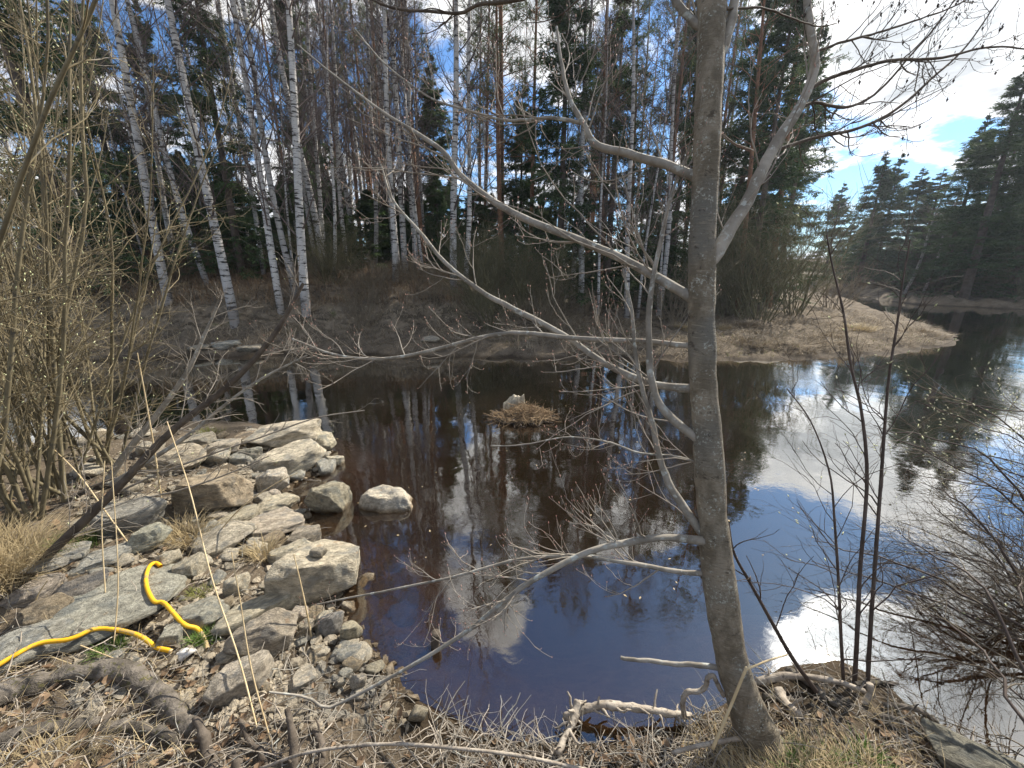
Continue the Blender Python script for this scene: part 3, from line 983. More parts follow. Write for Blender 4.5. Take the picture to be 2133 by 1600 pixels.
for k in range(40):
    u = r2.uniform(-150, 1640)
    Y = r2.uniform(24, 46)
    p = at(u, 560, Y)
    if p[0] > 0.62 * Y and Y > 24:
        continue
    plant('spruce', SPRUCE[r2.integers(0, 3)], float(p[0]), float(Y), 'dark spruce deep in the far forest, ' + zone(u), GS,
          r2.uniform(0.9, 1.2), r2.uniform(0.34, 0.55) if 560 < u < 1090 else r2.uniform(0.55, 0.9), r2.uniform(0, 6.28))
for k in range(44):
    u = r2.uniform(150, 1480)
    Y = r2.uniform(16.5, 24)
    p = at(u, 560, Y)
    plant('spruce', SPRUCE[3], float(p[0]), float(Y), 'young low spruce under the far trees, ' + zone(u), 'young spruces under the far trees',
          r2.uniform(0.7, 1.15), r2.uniform(0.5, 1.0), r2.uniform(0, 6.28))
# the right bank down the river
GR = 'trees on the right bank down the river'
RIGHT = [
    ('spruce', 2, 2010, 27.0, 1.55, 0.97, 'huge dark spruce cut by the right edge of the picture'),
    ('spruce', 0, 1955, 30.0, 1.35, 0.90, 'dark spruce next to the huge one at the right edge'),
    ('spruce', 2, 2105, 26.5, 1.4, 0.95, 'dark spruce outermost at the right edge'),
    ('spruce', 0, 1785, 42.0, 1.6, 0.98, 'left one of the paired pointed spruces down the river'),
    ('spruce', 1, 1812, 43.0, 1.6, 1.15, 'right one of the paired pointed spruces down the river'),
    ('spruce', 1, 1712, 54.0, 1.6, 1.1, 'lone small spruce at the end of the river'),
    ('spruce', 0, 1860, 40.0, 1.6, 0.8, 'broad spruce behind the leaning bare birch down the river'),
    ('spruce', 2, 1900, 36.0, 1.5, 0.66, 'squat dark spruce right of the leaning bare birch'),
    ('spruce', 1, 1790, 52.0, 1.3, 0.85, 'distant spruce low on the bank left of the paired spruces'),
    ('spruce', 0, 2030, 34.0, 1.6, 1.05, 'dark spruce filling the gap behind the huge one'),
]
for (kd, k, u, Y, sx, sz, lab) in RIGHT:
    p = at(u, 600, Y)
    plant(kd, SPRUCE[k], float(p[0]), float(Y), lab, GR, sx, sz, r2.uniform(0, 6.28))
for k in range(46):
    u = r2.uniform(1745, 2330)
    Y = r2.uniform(46, 95)
    if u > 1900:
        Y = r2.uniform(30, 70)
    p = at(u, 590, Y)
    zn = 'left of the leaning bare birch' if u < 1890 else 'right of the leaning bare birch' if u < 2040 else 'behind the huge spruce at the right edge'
    plant('spruce', SPRUCE[r2.integers(0, 3)], float(p[0]), float(Y), 'spruce in the back row down the river, ' + zn, GR, r2.uniform(1.2, 1.6), r2.uniform(0.35, 0.62) if u < 2030 else r2.uniform(0.5, 0.85), r2.uniform(0, 6.28))
p = at(1888, 610, 31.0)
plant('birch', BIRCH[4], float(p[0]), 31.0, 'bare birch leaning right over the far river bend', GR, 1.5, 0.62, 0.4, 0.18, 0.0)
p = at(1925, 610, 33.0)
plant('birch', BIRCH[3], float(p[0]), 33.0, 'bare pale birch behind the leaning one at the river bend', GR, 1.3, 0.62, 1.9, 0.05, 0.0)
for k in range(9):
    u = [1760, 1800, 1835, 1900, 1945, 1990, 2030, 2075, 2125][k]
    Y = [50, 46, 42, 36, 33, 31, 29, 27.5, 26][k]
    p = at(u, 610, Y)
    plant('bush', BUSH[[2, 0, 2, 0, 1, 2, 0, 1, 2][k]], float(p[0]), float(Y), ['first', 'second', 'third', 'fourth', 'fifth', 'sixth', 'seventh', 'eighth', 'last'][k] + ' bare grey bush from the left along the right river bank', 'bushes along the right bank',
          r2.uniform(0.9, 1.4), r2.uniform(0.8, 1.3), r2.uniform(0, 6.28))
# brush along the far bank
GBU = 'bare bushes along the far bank'
BUS = [(1000, 13.2, 2, 1.1, 0.85, 'greenish brown bare bush under the long alder limb'), (1105, 13.8, 2, 1.2, 0.8, 'wide bare bush right of the two straight birches'),
       (1590, 15.0, 2, 1.7, 1.35, 'tall olive bare bush on the spit right of the alder trunk'), (1660, 17.5, 2, 1.7, 1.35, 'bare bush at the right end of the spit thicket'),
       (1530, 16.0, 2, 1.6, 1.5, 'tall bare bush hard against the right side of the alder trunk'), (1410, 14.5, 0, 1.2, 1.0, 'bare bush behind the left side of the alder trunk'),
       (1740, 21.0, 0, 1.4, 1.1, 'low bare bush at the back of the spit by the water')]
for (u, Y, k, sx, sz, lab) in BUS:
    p = at(u, 600, Y)
    plant('bush', BUSH[k], float(p[0]), float(Y), lab, GBU, sx, sz, r2.uniform(0, 6.28))
for k in range(58):
    u = r2.uniform(-60, 1640)
    Y = r2.uniform(11.6, 17.5)
    p = at(u, 610, Y)
    if h1(p[0], Y) < 0.35:
        continue
    plant('bush', BUSH[[0, 1, 2, 3, 0, 1, 3, 4][r2.integers(0, 8)]], float(p[0]), float(Y), 'bare brown bush at the forest foot, ' + zone(u), GBU,
          r2.uniform(0.55, 1.1), r2.uniform(0.4, 0.8), r2.uniform(0, 6.28))


# dead grass, litter and heath on the far bank (uncountable)
def scatter_px(rng, n, u0, u1, Y0, Y1, hmin=0.03, power=1.0, hmax=9):
    u = rng.uniform(u0, u1, n)
    Y = Y0 + (Y1 - Y0) * rng.uniform(0, 1, n) ** power
    a = (u - 1066.5) / FPX
    X = a * (Y * math.cos(PITCH) + 1.4 * math.sin(PITCH))
    Z = H(X, Y)
    k = (Z > hmin) & (Z < hmax)
    return np.stack([X, Y, Z - 0.01], 1)[k]


r3 = np.random.default_rng(8)
# reed litter of the spit: long flattened straw
b = scatter_px(r3, 42000, 1180, 2020, 9.3, 20, 0.05, 1.3)
cl = fbm(b * np.array([1.3, 1.3, 0]), 3)
keep = cl > r3.uniform(-0.45, 0.45, len(b))
b = b[keep]
dirs = np.stack([np.full(len(b), 0.6), np.full(len(b), -0.4), np.zeros(len(b))], 1) + r3.normal(0, 0.8, (len(b), 3)) * np.array([1, 1, 0])
v, f = blades(r3, b, r3.uniform(0.08, 0.34, len(b)), r3.uniform(0.004, 0.009, len(b)), r3.uniform(0.6, 1.2, len(b)), 0.5, dirs)
obj('reed_litter', mesh('reed_litter', v, f, M['bank_hay'], smooth=False), kind='stuff', label='flattened pale dead reeds covering the low spit')
b = scatter_px(r3, 26000, -200, 1250, 9.6, 15, 0.12, 1.0)
b = b[fbm(b * np.array([1.0, 1.0, 0]) + 4, 3) > r3.uniform(-0.9, 0.7, len(b))]
v, f = blades(r3, b, r3.uniform(0.06, 0.30, len(b)), r3.uniform(0.004, 0.008, len(b)), r3.uniform(0.4, 1.1, len(b)), 0.5)
obj('bank_grass', mesh('bank_grass', v, f, M['bank_hay'], smooth=False), kind='stuff', label='matted dead grass on the slope of the far bank')
b = scatter_px(r3, 22000, -100, 1500, 12.2, 24, 1.1, 1.3)
v, f = blades(r3, b, r3.uniform(0.15, 0.55, len(b)), r3.uniform(0.005, 0.010, len(b)), r3.uniform(0.1, 0.8, len(b)), 0.3)
obj('heath_grass', mesh('heath_grass', v, f, M['heath'], smooth=False), kind='stuff', label='reddish brown dead grass under the far birches')
b = scatter_px(r3, 3500, 900, 1990, 9.6, 13, 0.06, 1.0, 0.6)
b = b[fbm(b * np.array([0.8, 0.8, 0]) + 9, 3) > 0.25]
v, f = blades(r3, b, r3.uniform(0.04, 0.12, len(b)), r3.uniform(0.004, 0.008, len(b)), r3.uniform(0.2, 0.7, len(b)), 0.3)
obj('spring_grass', mesh('spring_grass', v, f, M['moss'], smooth=False), kind='stuff', label='fresh yellow green grass near the far waterline')
# fallen twigs on the far bank
b = scatter_px(r3, 2600, -100, 1900, 9.5, 15, 0.1, 1.0)
a = r3.uniform(0, 6.283, len(b))
d = np.stack([np.cos(a), np.sin(a), r3.uniform(-0.05, 0.35, len(b))], 1)
P = walk(r3, b + np.array([0, 0, 0.03]), d, r3.uniform(0.25, 1.0, len(b)), 5, -0.02, 0.12)
R = r3.uniform(0.002, 0.008, len(b))[:, None] * np.linspace(1, 0.4, 5)[None]
v, f = tubes(P, R, 3)
obj('fallen_twigs', mesh('fallen_twigs', v, f, M['brush']), kind='stuff', label='grey fallen twigs littering the far bank')
# straw tussocks on the spit, one thing each
for k in range(12):
    u = r2.uniform(1250, 1960)
    Y = r2.uniform(10.6, 15.5)
    p = at(u, 690, Y)
    hz = h1(p[0], Y)
    if hz < 0.12:
        continue
    n = 420
    a = r3.uniform(0, 6.283, n)
    q_ = np.sqrt(r3.uniform(0, 1, n)) * r3.uniform(0.18, 0.5)
    b = np.stack([q_ * np.cos(a) * 1.5, q_ * np.sin(a), np.zeros(n)], 1)
    b[:, 2] = H(p[0] + b[:, 0], Y + b[:, 1]) - hz - 0.02
    dirs = np.stack([np.cos(a) + 0.5, np.sin(a) - 0.3, np.zeros(n)], 1) + r3.normal(0, 0.5, (n, 3)) * np.array([1, 1, 0])
    v, f = blades(r3, b, r3.uniform(0.15, 0.38, n), r3.uniform(0.004, 0.009, n), r3.uniform(0.3, 1.15, n), 0.5, dirs)
    obj('straw_tussock', mesh('straw_tussock', v, f, M['hay' if k % 3 == 0 else 'bank_hay'], smooth=False), loc=(p[0], Y, hz),
        label='straw tussock on the low spit, ' + ('near its right tip' if u > 1760 else 'right of the alder trunk' if u > 1480 else 'left of the alder trunk'), cat='grass', group='straw tussocks on the low spit')
# ------------------------------------------------------------------ stones
def rock_mesh(seed, sub=4, cuts=13, rough=0.05, flat=0.7):
    r = np.random.default_rng(seed)
    V, F = ICO[sub]
    pw = r.uniform(2.6, 4.5)
    rot = np.linalg.qr(r.normal(size=(3, 3)) * 0.22 + np.eye(3))[0]
    p = V / (np.abs(V @ rot) ** pw).sum(1, keepdims=True) ** (1 / pw)
    nrm = norm(r.normal(size=(cuts, 3)) * np.array([1, 1, 1.25]))
    nrm = np.vstack([nrm, [[r.normal(0, .12), r.normal(0, .12), 1.0]]])
    nrm = norm(nrm)
    dd = r.uniform(0.66, 0.98, len(nrm))
    dd[-1] = r.uniform(0.5, 0.65) + max(flat - 0.65, 0) * 0.8
    for k in range(len(nrm)):
        ex = p @ nrm[k] - dd[k]
        p = p - np.where(ex > 0, ex * 0.98, 0)[:, None] * nrm[k]
    off = seed * 3.7
    q = fbm(p * 2.2 + off, 3)
    p = p + V * (rough * 1.5 * q + rough * 0.55 * fbm(p * 7 + off, 3))[:, None]
    crk = np.abs(fbm((p @ rot) * np.array([1.2, 1.6, 2.6]) + off, 3))
    p = p - V * (0.018 * np.clip(1 - crk / 0.05, 0, 1))[:, None]
    p = (p - (p.max(0) + p.min(0)) / 2) / ((p.max(0) - p.min(0)) / 2)      # unit half-extents
    return mesh('stone', p, F, M['rock'])


def make_ico(sub):
    import bmesh
    bm = bmesh.new()
    bmesh.ops.create_icosphere(bm, subdivisions=sub, radius=1)
    bm.verts.ensure_lookup_table()
    V = np.array([v.co[:] for v in bm.verts])
    F = np.array([[v.index for v in f.verts] for f in bm.faces])
    bm.free()
    return V, F


ICO = {k: make_ico(k) for k in (2, 3, 5)}
TAN, PALE, GREY, DARK, BROWN = (1.12, 1.08, 0.99, 1), (1.38, 1.34, 1.24, 1), (0.95, 0.99, 1.0, 1), (0.55, 0.55, 0.55, 1), (0.85, 0.76, 0.62, 1)
GRK = 'boulders and slabs of the stony point'
ROCKS = [  # left, top, right, bottom (px), tint, flatness, label
    (524, 874, 672, 945, PALE, .5, 'long pale flat slab farthest out on the stony point'),
    (544, 922, 682, 993, PALE, .8, 'big pale boulder with dark front, tip of the stony point'),
    (640, 898, 700, 942, PALE, .6, 'pale pointed slab end just behind the big tip boulder'),
    (680, 948, 718, 979, PALE, .7, 'small white stone in the water right of the big tip boulder'),
    (494, 892, 552, 924, BROWN, .7, 'rusty topped stone left of the long pale slab'),
    (380, 903, 446, 934, TAN, .6, 'flat tan stone at the back edge of the point near the willow'),
    (434, 917, 502, 953, TAN, .6, 'tan slab in the back row between two brown stones'),
    (500, 930, 546, 965, GREY, .8, 'round grey stone behind the gravel patch'),
    (536, 948, 580, 976, BROWN, .7, 'small brown wedge leaning on the big tip boulder'),
    (384, 978, 526, 1074, BROWN, .9, 'large round brown boulder in the middle of the point'),
    (544, 974, 604, 1030, PALE, .7, 'smooth pale boulder at the water beside the gravel patch'),
    (328, 926, 426, 986, TAN, .5, 'sunlit flat slab left behind the large brown boulder'),
    (530, 1026, 570, 1048, TAN, .6, 'small flat stone below the gravel patch'),
    (560, 1021, 586, 1043, PALE, .9, 'small upright pale stone below the smooth pale boulder'),
    (540, 1032, 624, 1074, PALE, .6, 'pale tapering slab pointing at the water below the gravel'),
    (470, 1060, 540, 1094, TAN, .6, 'long tan slab tilted in front of the large brown boulder'),
    (438, 1068, 478, 1092, TAN, .8, 'small tan block touching the foot of the large brown boulder'),
    (526, 1066, 638, 1118, TAN, .55, 'broad cracked tan slab above the narrow inlet'),
    (422, 1088, 532, 1154, TAN, .85, 'angular tan boulder with shaded left face mid point'),
    (600, 1098, 668, 1140, TAN, .8, 'blocky tan stone at the inlet edge'),
    (538, 1112, 594, 1142, BROWN, .7, 'brown stone wedged between the angular boulder and the inlet block'),
    (566, 1134, 650, 1182, PALE, .75, 'rounded pale stone above the big wedge at the water'),
    (578, 1136, 757, 1262, PALE, .62, 'big pale wedge shaped rock sloping into the water'),
    (646, 1154, 684, 1186, TAN, .8, 'small tan stone lying behind the big wedge rock'),
    (468, 1228, 624, 1312, PALE, .45, 'broad pale slab with square top, centre of the near stones'),
    (492, 1284, 626, 1372, TAN, .85, 'big rounded tan boulder under the broad pale slab'),
    (385, 1254, 476, 1314, GREY, .5, 'greyish white slab left of the broad pale slab by the hose'),
    (335, 1300, 404, 1347, GREY, .6, 'grey stone wedge below the curve of the hose'),
    (446, 1367, 572, 1456, PALE, .8, 'pale triangular boulder lying in the mud, nearest of the big ones'),
    (474, 1196, 524, 1240, PALE, .8, 'pale chunky stone left of the big wedge rock'),
    (376, 1164, 432, 1210, TAN, .6, 'tilted tan plate right of the hose loop'),
    (336, 1148, 378, 1184, PALE, .7, 'small pale plate above the hose loop'),
    (280, 1094, 357, 1150, GREY, .8, 'whitish grey rounded stone among dry grass above the hose'),
    (228, 1034, 342, 1112, GREY, .4, 'layered grey slab under the willow twigs'),
    (112, 1166, 384, 1326, GREY, .24, 'great grey bedrock slab under the yellow hose'),
    (126, 1200, 222, 1252, DARK, .6, 'dark flat stone on the upper edge of the grey bedrock'),
    (62, 1243, 146, 1304, BROWN, .75, 'smooth brown stone left of the grey bedrock'),
    (145, 1293, 182, 1338, DARK, .9, 'left dark stone of the pair on the grey bedrock'),
    (168, 1296, 206, 1336, DARK, .9, 'right dark stone of the pair on the grey bedrock'),
    (28, 1212, 126, 1260, TAN, .5, 'tan slab above the smooth brown stone'),
    (70, 1144, 178, 1186, GREY, .5, 'grey slab at the edge of the left grass tuft'),
    (172, 1140, 278, 1184, GREY, .4, 'flat grey slab behind the grey bedrock'),
    (-40, 1296, 132, 1392, GREY, .35, 'wide grey slab at the left picture edge above the hose'),
    (668, 1280, 720, 1326, GREY, .9, 'grey pointed stone leaning up at the waterline'),
    (712, 1293, 757, 1340, TAN, .85, 'dark sided cube stone standing right at the waterline'),
    (658, 1268, 696, 1314, PALE, .8, 'pale block between the wedge rock and the grey pointed stone'),
    (606, 1266, 644, 1302, PALE, .7, 'pale stone touching the right side of the broad pale slab'),
    (624, 1296, 660, 1326, TAN, .7, 'tan stone right of the big rounded tan boulder'),
    (646, 1006, 736, 1084, TAN, .85, 'boulder standing in the inlet, left one of two in the water'),
    (752, 1016, 878, 1082, PALE, .75, 'pale oval boulder alone in the water'),
    (1046, 818, 1104, 872, PALE, .7, 'grey stone in mid river holding a heap of drifted reeds'),
    (702, 1338, 750, 1368, PALE, .6, 'pale flat stone on the mud below the waterline cube'),
    (852, 1457, 894, 1510, TAN, .95, 'upright pale stone at the near water corner'),
    (1945, 1522, 2190, 1660, (0.60, 0.63, 0.58, 1), .45, 'mossy grey green rock in the bottom right corner'),
    (604, 1405, 662, 1440, PALE, .5, 'flat pale stone on the mud right of the triangular boulder'),
    (700, 1410, 722, 1437, TAN, .9, 'small upright stone on the mud flat'),
    (732, 1408, 766, 1442, TAN, .7, 'brownish stone on the mud flat nearest the water'),
    (764, 1384, 802, 1409, TAN, .6, 'flat tan stone at the edge of the brown shallows'),
    (398, 716, 452, 731, TAN, .5, 'left of three pale stones on the far bank waterline'),
    (448, 712, 500, 729, GREY, .5, 'middle one of three pale stones on the far bank waterline'),
    (500, 719, 546, 735, TAN, .5, 'right of three pale stones on the far bank waterline'),
    (878, 704, 918, 719, TAN, .5, 'pale flat stone lying alone on the far mud bank'),
]
rk = np.random.default_rng(3)
ROCK_OBJ = {}
for i, (x0, y0, x1, y1, tint, fl, lab) in enumerate(ROCKS):
    cx = (x0 + x1) / 2
    p = ground_hit(cx, y1)
    dep = depth_of(p)
    W = (x1 - x0) / FPX * dep
    dirh = np.array([p[0], p[1]]) / math.hypot(p[0], p[1])
    el = math.atan2(CAMZ - p[2], math.hypot(p[0], p[1]))
    ext = (y1 - y0) / FPX * dep
    Dp = W * (0.64 if fl > 0.6 else 0.8)
    Hh = (ext - Dp * math.sin(el) * 0.62) / max(math.cos(el), 0.3)
    Hh = min(max(Hh, 0.36 * W * fl), (0.9 if fl > 0.3 else 0.17) * W)
    if fl < 0.5:
        Dp = min(max((ext - Hh * math.cos(el)) / math.sin(el), 0.5 * W), 1.3 * W)
    c = p[:2] + dirh * Dp * 0.42
    zb = max(min(p[2], h1(c[0], c[1])), -0.05)
    sink = 0.25 * Hh if p[2] > 0 else 0.25 * Hh + max(0.0, -0.05 - h1(c[0], c[1])) * 0.9
    me = rock_mesh(100 + i, 5 if W > 0.16 and y1 > 800 else 3, rk.integers(12, 19), 0.034, fl)
    o = obj('boulder' if W > 0.3 else 'stone', me, loc=(c[0], c[1], zb + Hh / 2 - sink * 0.5), label=lab, cat='rock', group=GRK if y1 > 860 and x1 < 900 else None)
    o.scale = (W / 2 * 1.04, Dp / 2, (Hh + sink) / 2)
    o.rotation_euler = (rk.normal(0, 0.05), rk.normal(0, 0.05), math.atan2(-dirh[0], dirh[1]) + rk.normal(0, 0.12))
    kf = rk.uniform(0.85, 1.12)
    o.color = (tint[0] * kf, tint[1] * kf * rk.uniform(0.97, 1.02), tint[2] * kf * rk.uniform(0.93, 1.04), 1)
    ROCK_OBJ[i] = o
# a stone on the wedge rock
wr = ROCK_OBJ[22]
o = obj('stone', rock_mesh(190, 3, 10), loc=(wr.location.x + 0.06, wr.location.y - 0.02, wr.location.z + wr.scale.z * 0.98), label='small round stone lying on top of the big wedge rock', cat='rock', group=GRK)
o.scale = (0.055, 0.045, 0.035)
o.color = TAN

# loose stones between the boulders, one object each, shared meshes
SM = [rock_mesh(200 + k, 3, 9, 0.05) for k in range(10)]
SMALL = [rock_mesh(230 + k, 2, 8, 0.05) for k in range(8)]
HOSE_PX = [(x, 1400 - x * 0.3) for x in range(0, 230, 20)] + [(240, 1335), (270, 1338), (300, 1345), (330, 1352), (362, 1364), (385, 1364), (400, 1368), (335, 1182), (315, 1182), (305, 1200), (307, 1228),
           (322, 1257), (350, 1284), (382, 1302), (410, 1316), (427, 1334), (435, 1362)]
placed = 0
for k in range(1400):
    if placed >= 290:
        break
    u, v = rk.uniform(150, 860), rk.uniform(895, 1480)
    if u > 560 and v > 1390 and rk.uniform() < 0.55:
        continue
    if v > 1385 and u < 430:
        continue
    if min((u - hx) ** 2 + (v - hy) ** 2 for hx, hy in HOSE_PX) < 34 ** 2:
        continue
    p = ground_hit(u, v)
    if p[2] < -0.03:
        continue
    dep = depth_of(p)
    wpx = 10 + 40 * rk.uniform() ** 2.4
    W = wpx / FPX * dep
    o = obj('loose_stone', SM[rk.integers(0, 10)], loc=(p[0], p[1], p[2] + W * 0.12), label='loose stone between the boulders, ' + ('out near the tip of the point' if v < 1010 else 'around the large brown boulder' if v < 1130 else 'beside the grey bedrock slab' if u < 400 else 'in the gravel above the broad pale slab' if v < 1250 else 'beside the broad pale slab' if v < 1370 else 'on the near mud'), cat='stone', group='loose stones between the boulders')
    o.scale = (W * 0.55, W * rk.uniform(0.35, 0.5), W * rk.uniform(0.2, 0.34))
    o.rotation_euler = (rk.normal(0, 0.2), rk.normal(0, 0.2), rk.uniform(0, 6.28))
    o.color = [TAN, PALE, PALE, GREY, BROWN][rk.integers(0, 5)]
    placed += 1
# stones lying under water along the shore
for k in range(34):
    u, v = rk.uniform(610, 900), rk.uniform(985, 1490)
    p = ground_hit(u, v)
    if p[2] > -0.01:
        continue
    zb = h1(p[0], p[1])
    if zb < -0.35:
        continue
    W = rk.uniform(0.05, 0.2)
    o = obj('sunken_stone', SM[rk.integers(0, 10)], loc=(p[0], p[1], min(zb + W * 0.2, -0.03 - W * 0.3)), label='brown tinted stone lying under water by the stony point', cat='stone', group='stones under water by the point')
    o.scale = (W * 0.5, W * 0.42, W * 0.28)
    o.rotation_euler = (0, 0, rk.uniform(0, 6.28))
    o.color = BROWN
# gravel: uncountable
n = 5600
uu = np.concatenate([rk.uniform(150, 860, n), rk.uniform(495, 560, 900)])
vv = np.concatenate([rk.uniform(890, 1520, n), rk.uniform(960, 1040, 900)])
A0, B0 = (uu - 1066.5) / FPX, (vv - 800) / FPX
Yd, Zd = math.cos(PITCH) - B0 * math.sin(PITCH), -(math.sin(PITCH) + B0 * math.cos(PITCH))
t = (0.2 - CAMZ) / Zd
for _ in range(4):
    hz = np.maximum(H(A0 * t, Yd * t), -0.1)
    t = (hz - CAMZ) / Zd
gx, gy, gz = A0 * t, Yd * t, hz
k = (gz > -0.06) & (np.hypot(gx, gy) < 7)
gx, gy, gz = gx[k], gy[k], gz[k]
pv, pf = ICO[2]
pv1, pf1 = make_ico(1)
sz = 0.004 + 0.032 * rk.uniform(0, 1, len(gx)) ** 3.0
off = rk.normal(0, 0.22, (len(gx), len(pv1), 3))
ax = rk.uniform(0.45, 1.3, (len(gx), 1, 3)) * np.array([1, 1, 0.6])
VV = (pv1[None] + off) * ax * sz[:, None, None] + np.stack([gx, gy, gz + sz * 0.2], 1)[:, None]
FF = pf1[None] + (np.arange(len(gx)) * len(pv1))[:, None, None]
go = obj('gravel', mesh('gravel', VV.reshape(-1, 3), FF.reshape(-1, 3), M['rock'], smooth=False), kind='stuff', label='small pale gravel between the stones of the point')
go.color = (0.85, 0.80, 0.72, 1)


# ------------------------------------------------------------------ the alder in front
def trace(px, Y0, Y1, w0, w1, n=18, power=1.0):
    """limb traced through pixels; forward distance runs Y0..Y1, width in px w0..w1"""
    m = len(px)
    seg = np.concatenate([[0], np.cumsum([math.hypot(px[i + 1][0] - px[i][0], px[i + 1][1] - px[i][1]) for i in range(m - 1)])])
    s = seg / seg[-1]
    P = [at(u, v, Y0 + (Y1 - Y0) * s[i]) for i, (u, v) in enumerate(px)]
    C = catmull(P, n)
    tt = np.linspace(0, 1, n)
    R = np.array([(w0 + (w1 - w0) * (tt[i] ** power)) / 2 / FPX * depth_of(C[i]) for i in range(n)])
    return C, R


TR = [(1592, 1560, 1.33, 96), (1560, 1480, 1.38, 76), (1531, 1400, 1.42, 68), (1511, 1300, 1.49, 68), (1497, 1200, 1.54, 68), (1485, 1080, 1.60, 62), (1476, 950, 1.66, 61),
      (1465, 800, 1.74, 58), (1461, 650, 1.82, 57), (1463, 500, 1.90, 56), (1469, 380, 1.96, 55), (1474, 240, 2.02, 56), (1480, 120, 2.08, 57), (1483, 0, 2.14, 57), (1485, -160, 2.22, 52),
      (1486, -500, 2.4, 44), (1480, -1100, 2.7, 30), (1490, -2000, 3.1, 16)]
tp = np.array([at(u, v, Y) for (u, v, Y, wd) in TR])
tr = 0.92 * np.array([wd / 2 / FPX * depth_of(at(u, v, Y)) for (u, v, Y, wd) in TR])
TC = catmull(tp, 300)
TRr = np.interp(np.linspace(0, 1, 300), np.linspace(0, 1, len(tr)), tr)
base = TC[0].copy()
alder = thing('alder_tree', 'leaning grey brown alder trunk with lichen in the foreground', 'tree', tuple(base))
v, f = tubes(TC[None] - base, TRr[None], 40, 0.075, 2)
# flare towards the ground
zf = np.clip(1 - (v[:, 2] + 0.0) / 0.22, 0, 1)
cen = np.array([0, 0, 0])
v[:, :2] *= (1 + 0.12 * zf[:, None] ** 2)
obj('trunk', mesh('alder_trunk', v, f, M['alder']), alder)

LIMBS = [  # px path, Y0, Y1, w0, w1, side shoots, shoot length, seed, label
    ([(1440, 365), (1385, 342), (1300, 316), (1240, 300), (1215, 258), (1185, 205), (1168, 130), (1160, 60)], 1.95, 2.5, 23, 5, 12, 0.55),
    ([(1430, 612), (1330, 556), (1200, 500), (1060, 442), (965, 372), (925, 318), (880, 285), (800, 235), (700, 160), (620, 95)], 1.83, 3.0, 22, 2.2, 20, 0.7),
    ([(1436, 720), (1350, 711), (1200, 705), (1050, 696), (900, 731), (800, 748), (700, 740), (610, 705)], 1.78, 2.7, 14, 4, 20, 0.5),
    ([(1434, 806), (1350, 794), (1262, 756), (1172, 696), (1062, 640), (1000, 605), (925, 545), (878, 488), (820, 420), (795, 345)], 1.73, 2.9, 19, 4, 20, 0.6),
    ([(1442, 905), (1385, 855), (1357, 795), (1350, 700), (1356, 600), (1378, 490), (1400, 400), (1440, 310)], 1.69, 2.1, 21, 5, 12, 0.45),
    ([(1458, 1105), (1405, 1030), (1376, 965), (1360, 885), (1338, 815), (1322, 740), (1316, 650), (1300, 560)], 1.60, 2.0, 20, 5, 10, 0.4),
    ([(1460, 1126), (1390, 1118), (1330, 1125), (1250, 1140), (1180, 1168), (1100, 1212), (1050, 1250), (980, 1310), (900, 1366), (780, 1432), (690, 1475), (640, 1452), (560, 1440)], 1.58, 1.27, 17, 4, 12, 0.3),
    ([(1463, 1196), (1400, 1188), (1300, 1170), (1190, 1158), (1080, 1166), (980, 1192), (900, 1212), (780, 1237), (660, 1262)], 1.55, 2.0, 12, 3, 16, 0.4),
    ([(1500, 1390), (1440, 1384), (1400, 1383), (1340, 1376), (1292, 1371)], 1.43, 1.55, 12, 8, 0, 0.1),
    ([(1490, 535), (1518, 485), (1556, 420), (1590, 350), (1622, 290), (1660, 232), (1690, 165), (1697, 112), (1686, 50), (1678, -20)], 1.90, 2.5, 30, 13, 9, 0.6),
    ([(1455, 50), (1425, 22), (1400, -10), (1380, -60)], 2.10, 2.3, 20, 12, 3, 0.5),
    ([(1500, 110), (1515, 60), (1532, 0), (1545, -60)], 2.08, 2.2, 24, 18, 3, 0.5),
    ([(1697, 112), (1750, 90), (1820, 70), (1900, 45), (1990, 12), (2060, -30)], 2.45, 2.8, 6, 2.5, 12, 0.35),
    ([(1692, 182), (1760, 150), (1850, 128), (1960, 122), (2060, 100), (2150, 100)], 2.4, 2.8, 9, 2.5, 14, 0.35),
    ([(1592, 322), (1680, 292), (1790, 268), (1870, 225), (1940, 165), (2010, 100), (2080, 0)], 2.2, 2.9, 9, 2.5, 16, 0.35),
    ([(1640, 258), (1690, 215), (1760, 225), (1830, 190), (1900, 110), (1960, 40), (2000, -20)], 2.3, 2.9, 8, 2, 14, 0.35),
    ([(1500, 20), (1600, 18), (1680, 50), (1740, 55)], 2.1, 2.4, 5, 2, 7, 0.3),
    ([(1215, 255), (1150, 245), (1100, 250), (1050, 252), (990, 235), (900, 205), (800, 130), (740, 60)], 2.35, 2.9, 8, 2.5, 16, 0.5),
    ([(1500, -30), (1300, -5), (1200, -40), (1080, 0), (1000, 8), (960, 28), (900, 26), (810, 15), (740, -20)], 2.2, 2.6, 10, 4, 10, 0.5),
    ([(1452, 962), (1400, 950), (1330, 942), (1260, 918), (1180, 912), (1100, 925), (1020, 930)], 1.65, 2.0, 6, 2, 10, 0.25),
]
ra = np.random.default_rng(17)
trv, trx, trY = np.array([r_[1] for r_ in TR])[::-1], np.array([r_[0] for r_ in TR])[::-1], np.array([r_[2] for r_ in TR])[::-1]
bud_c, bud_d = [], []
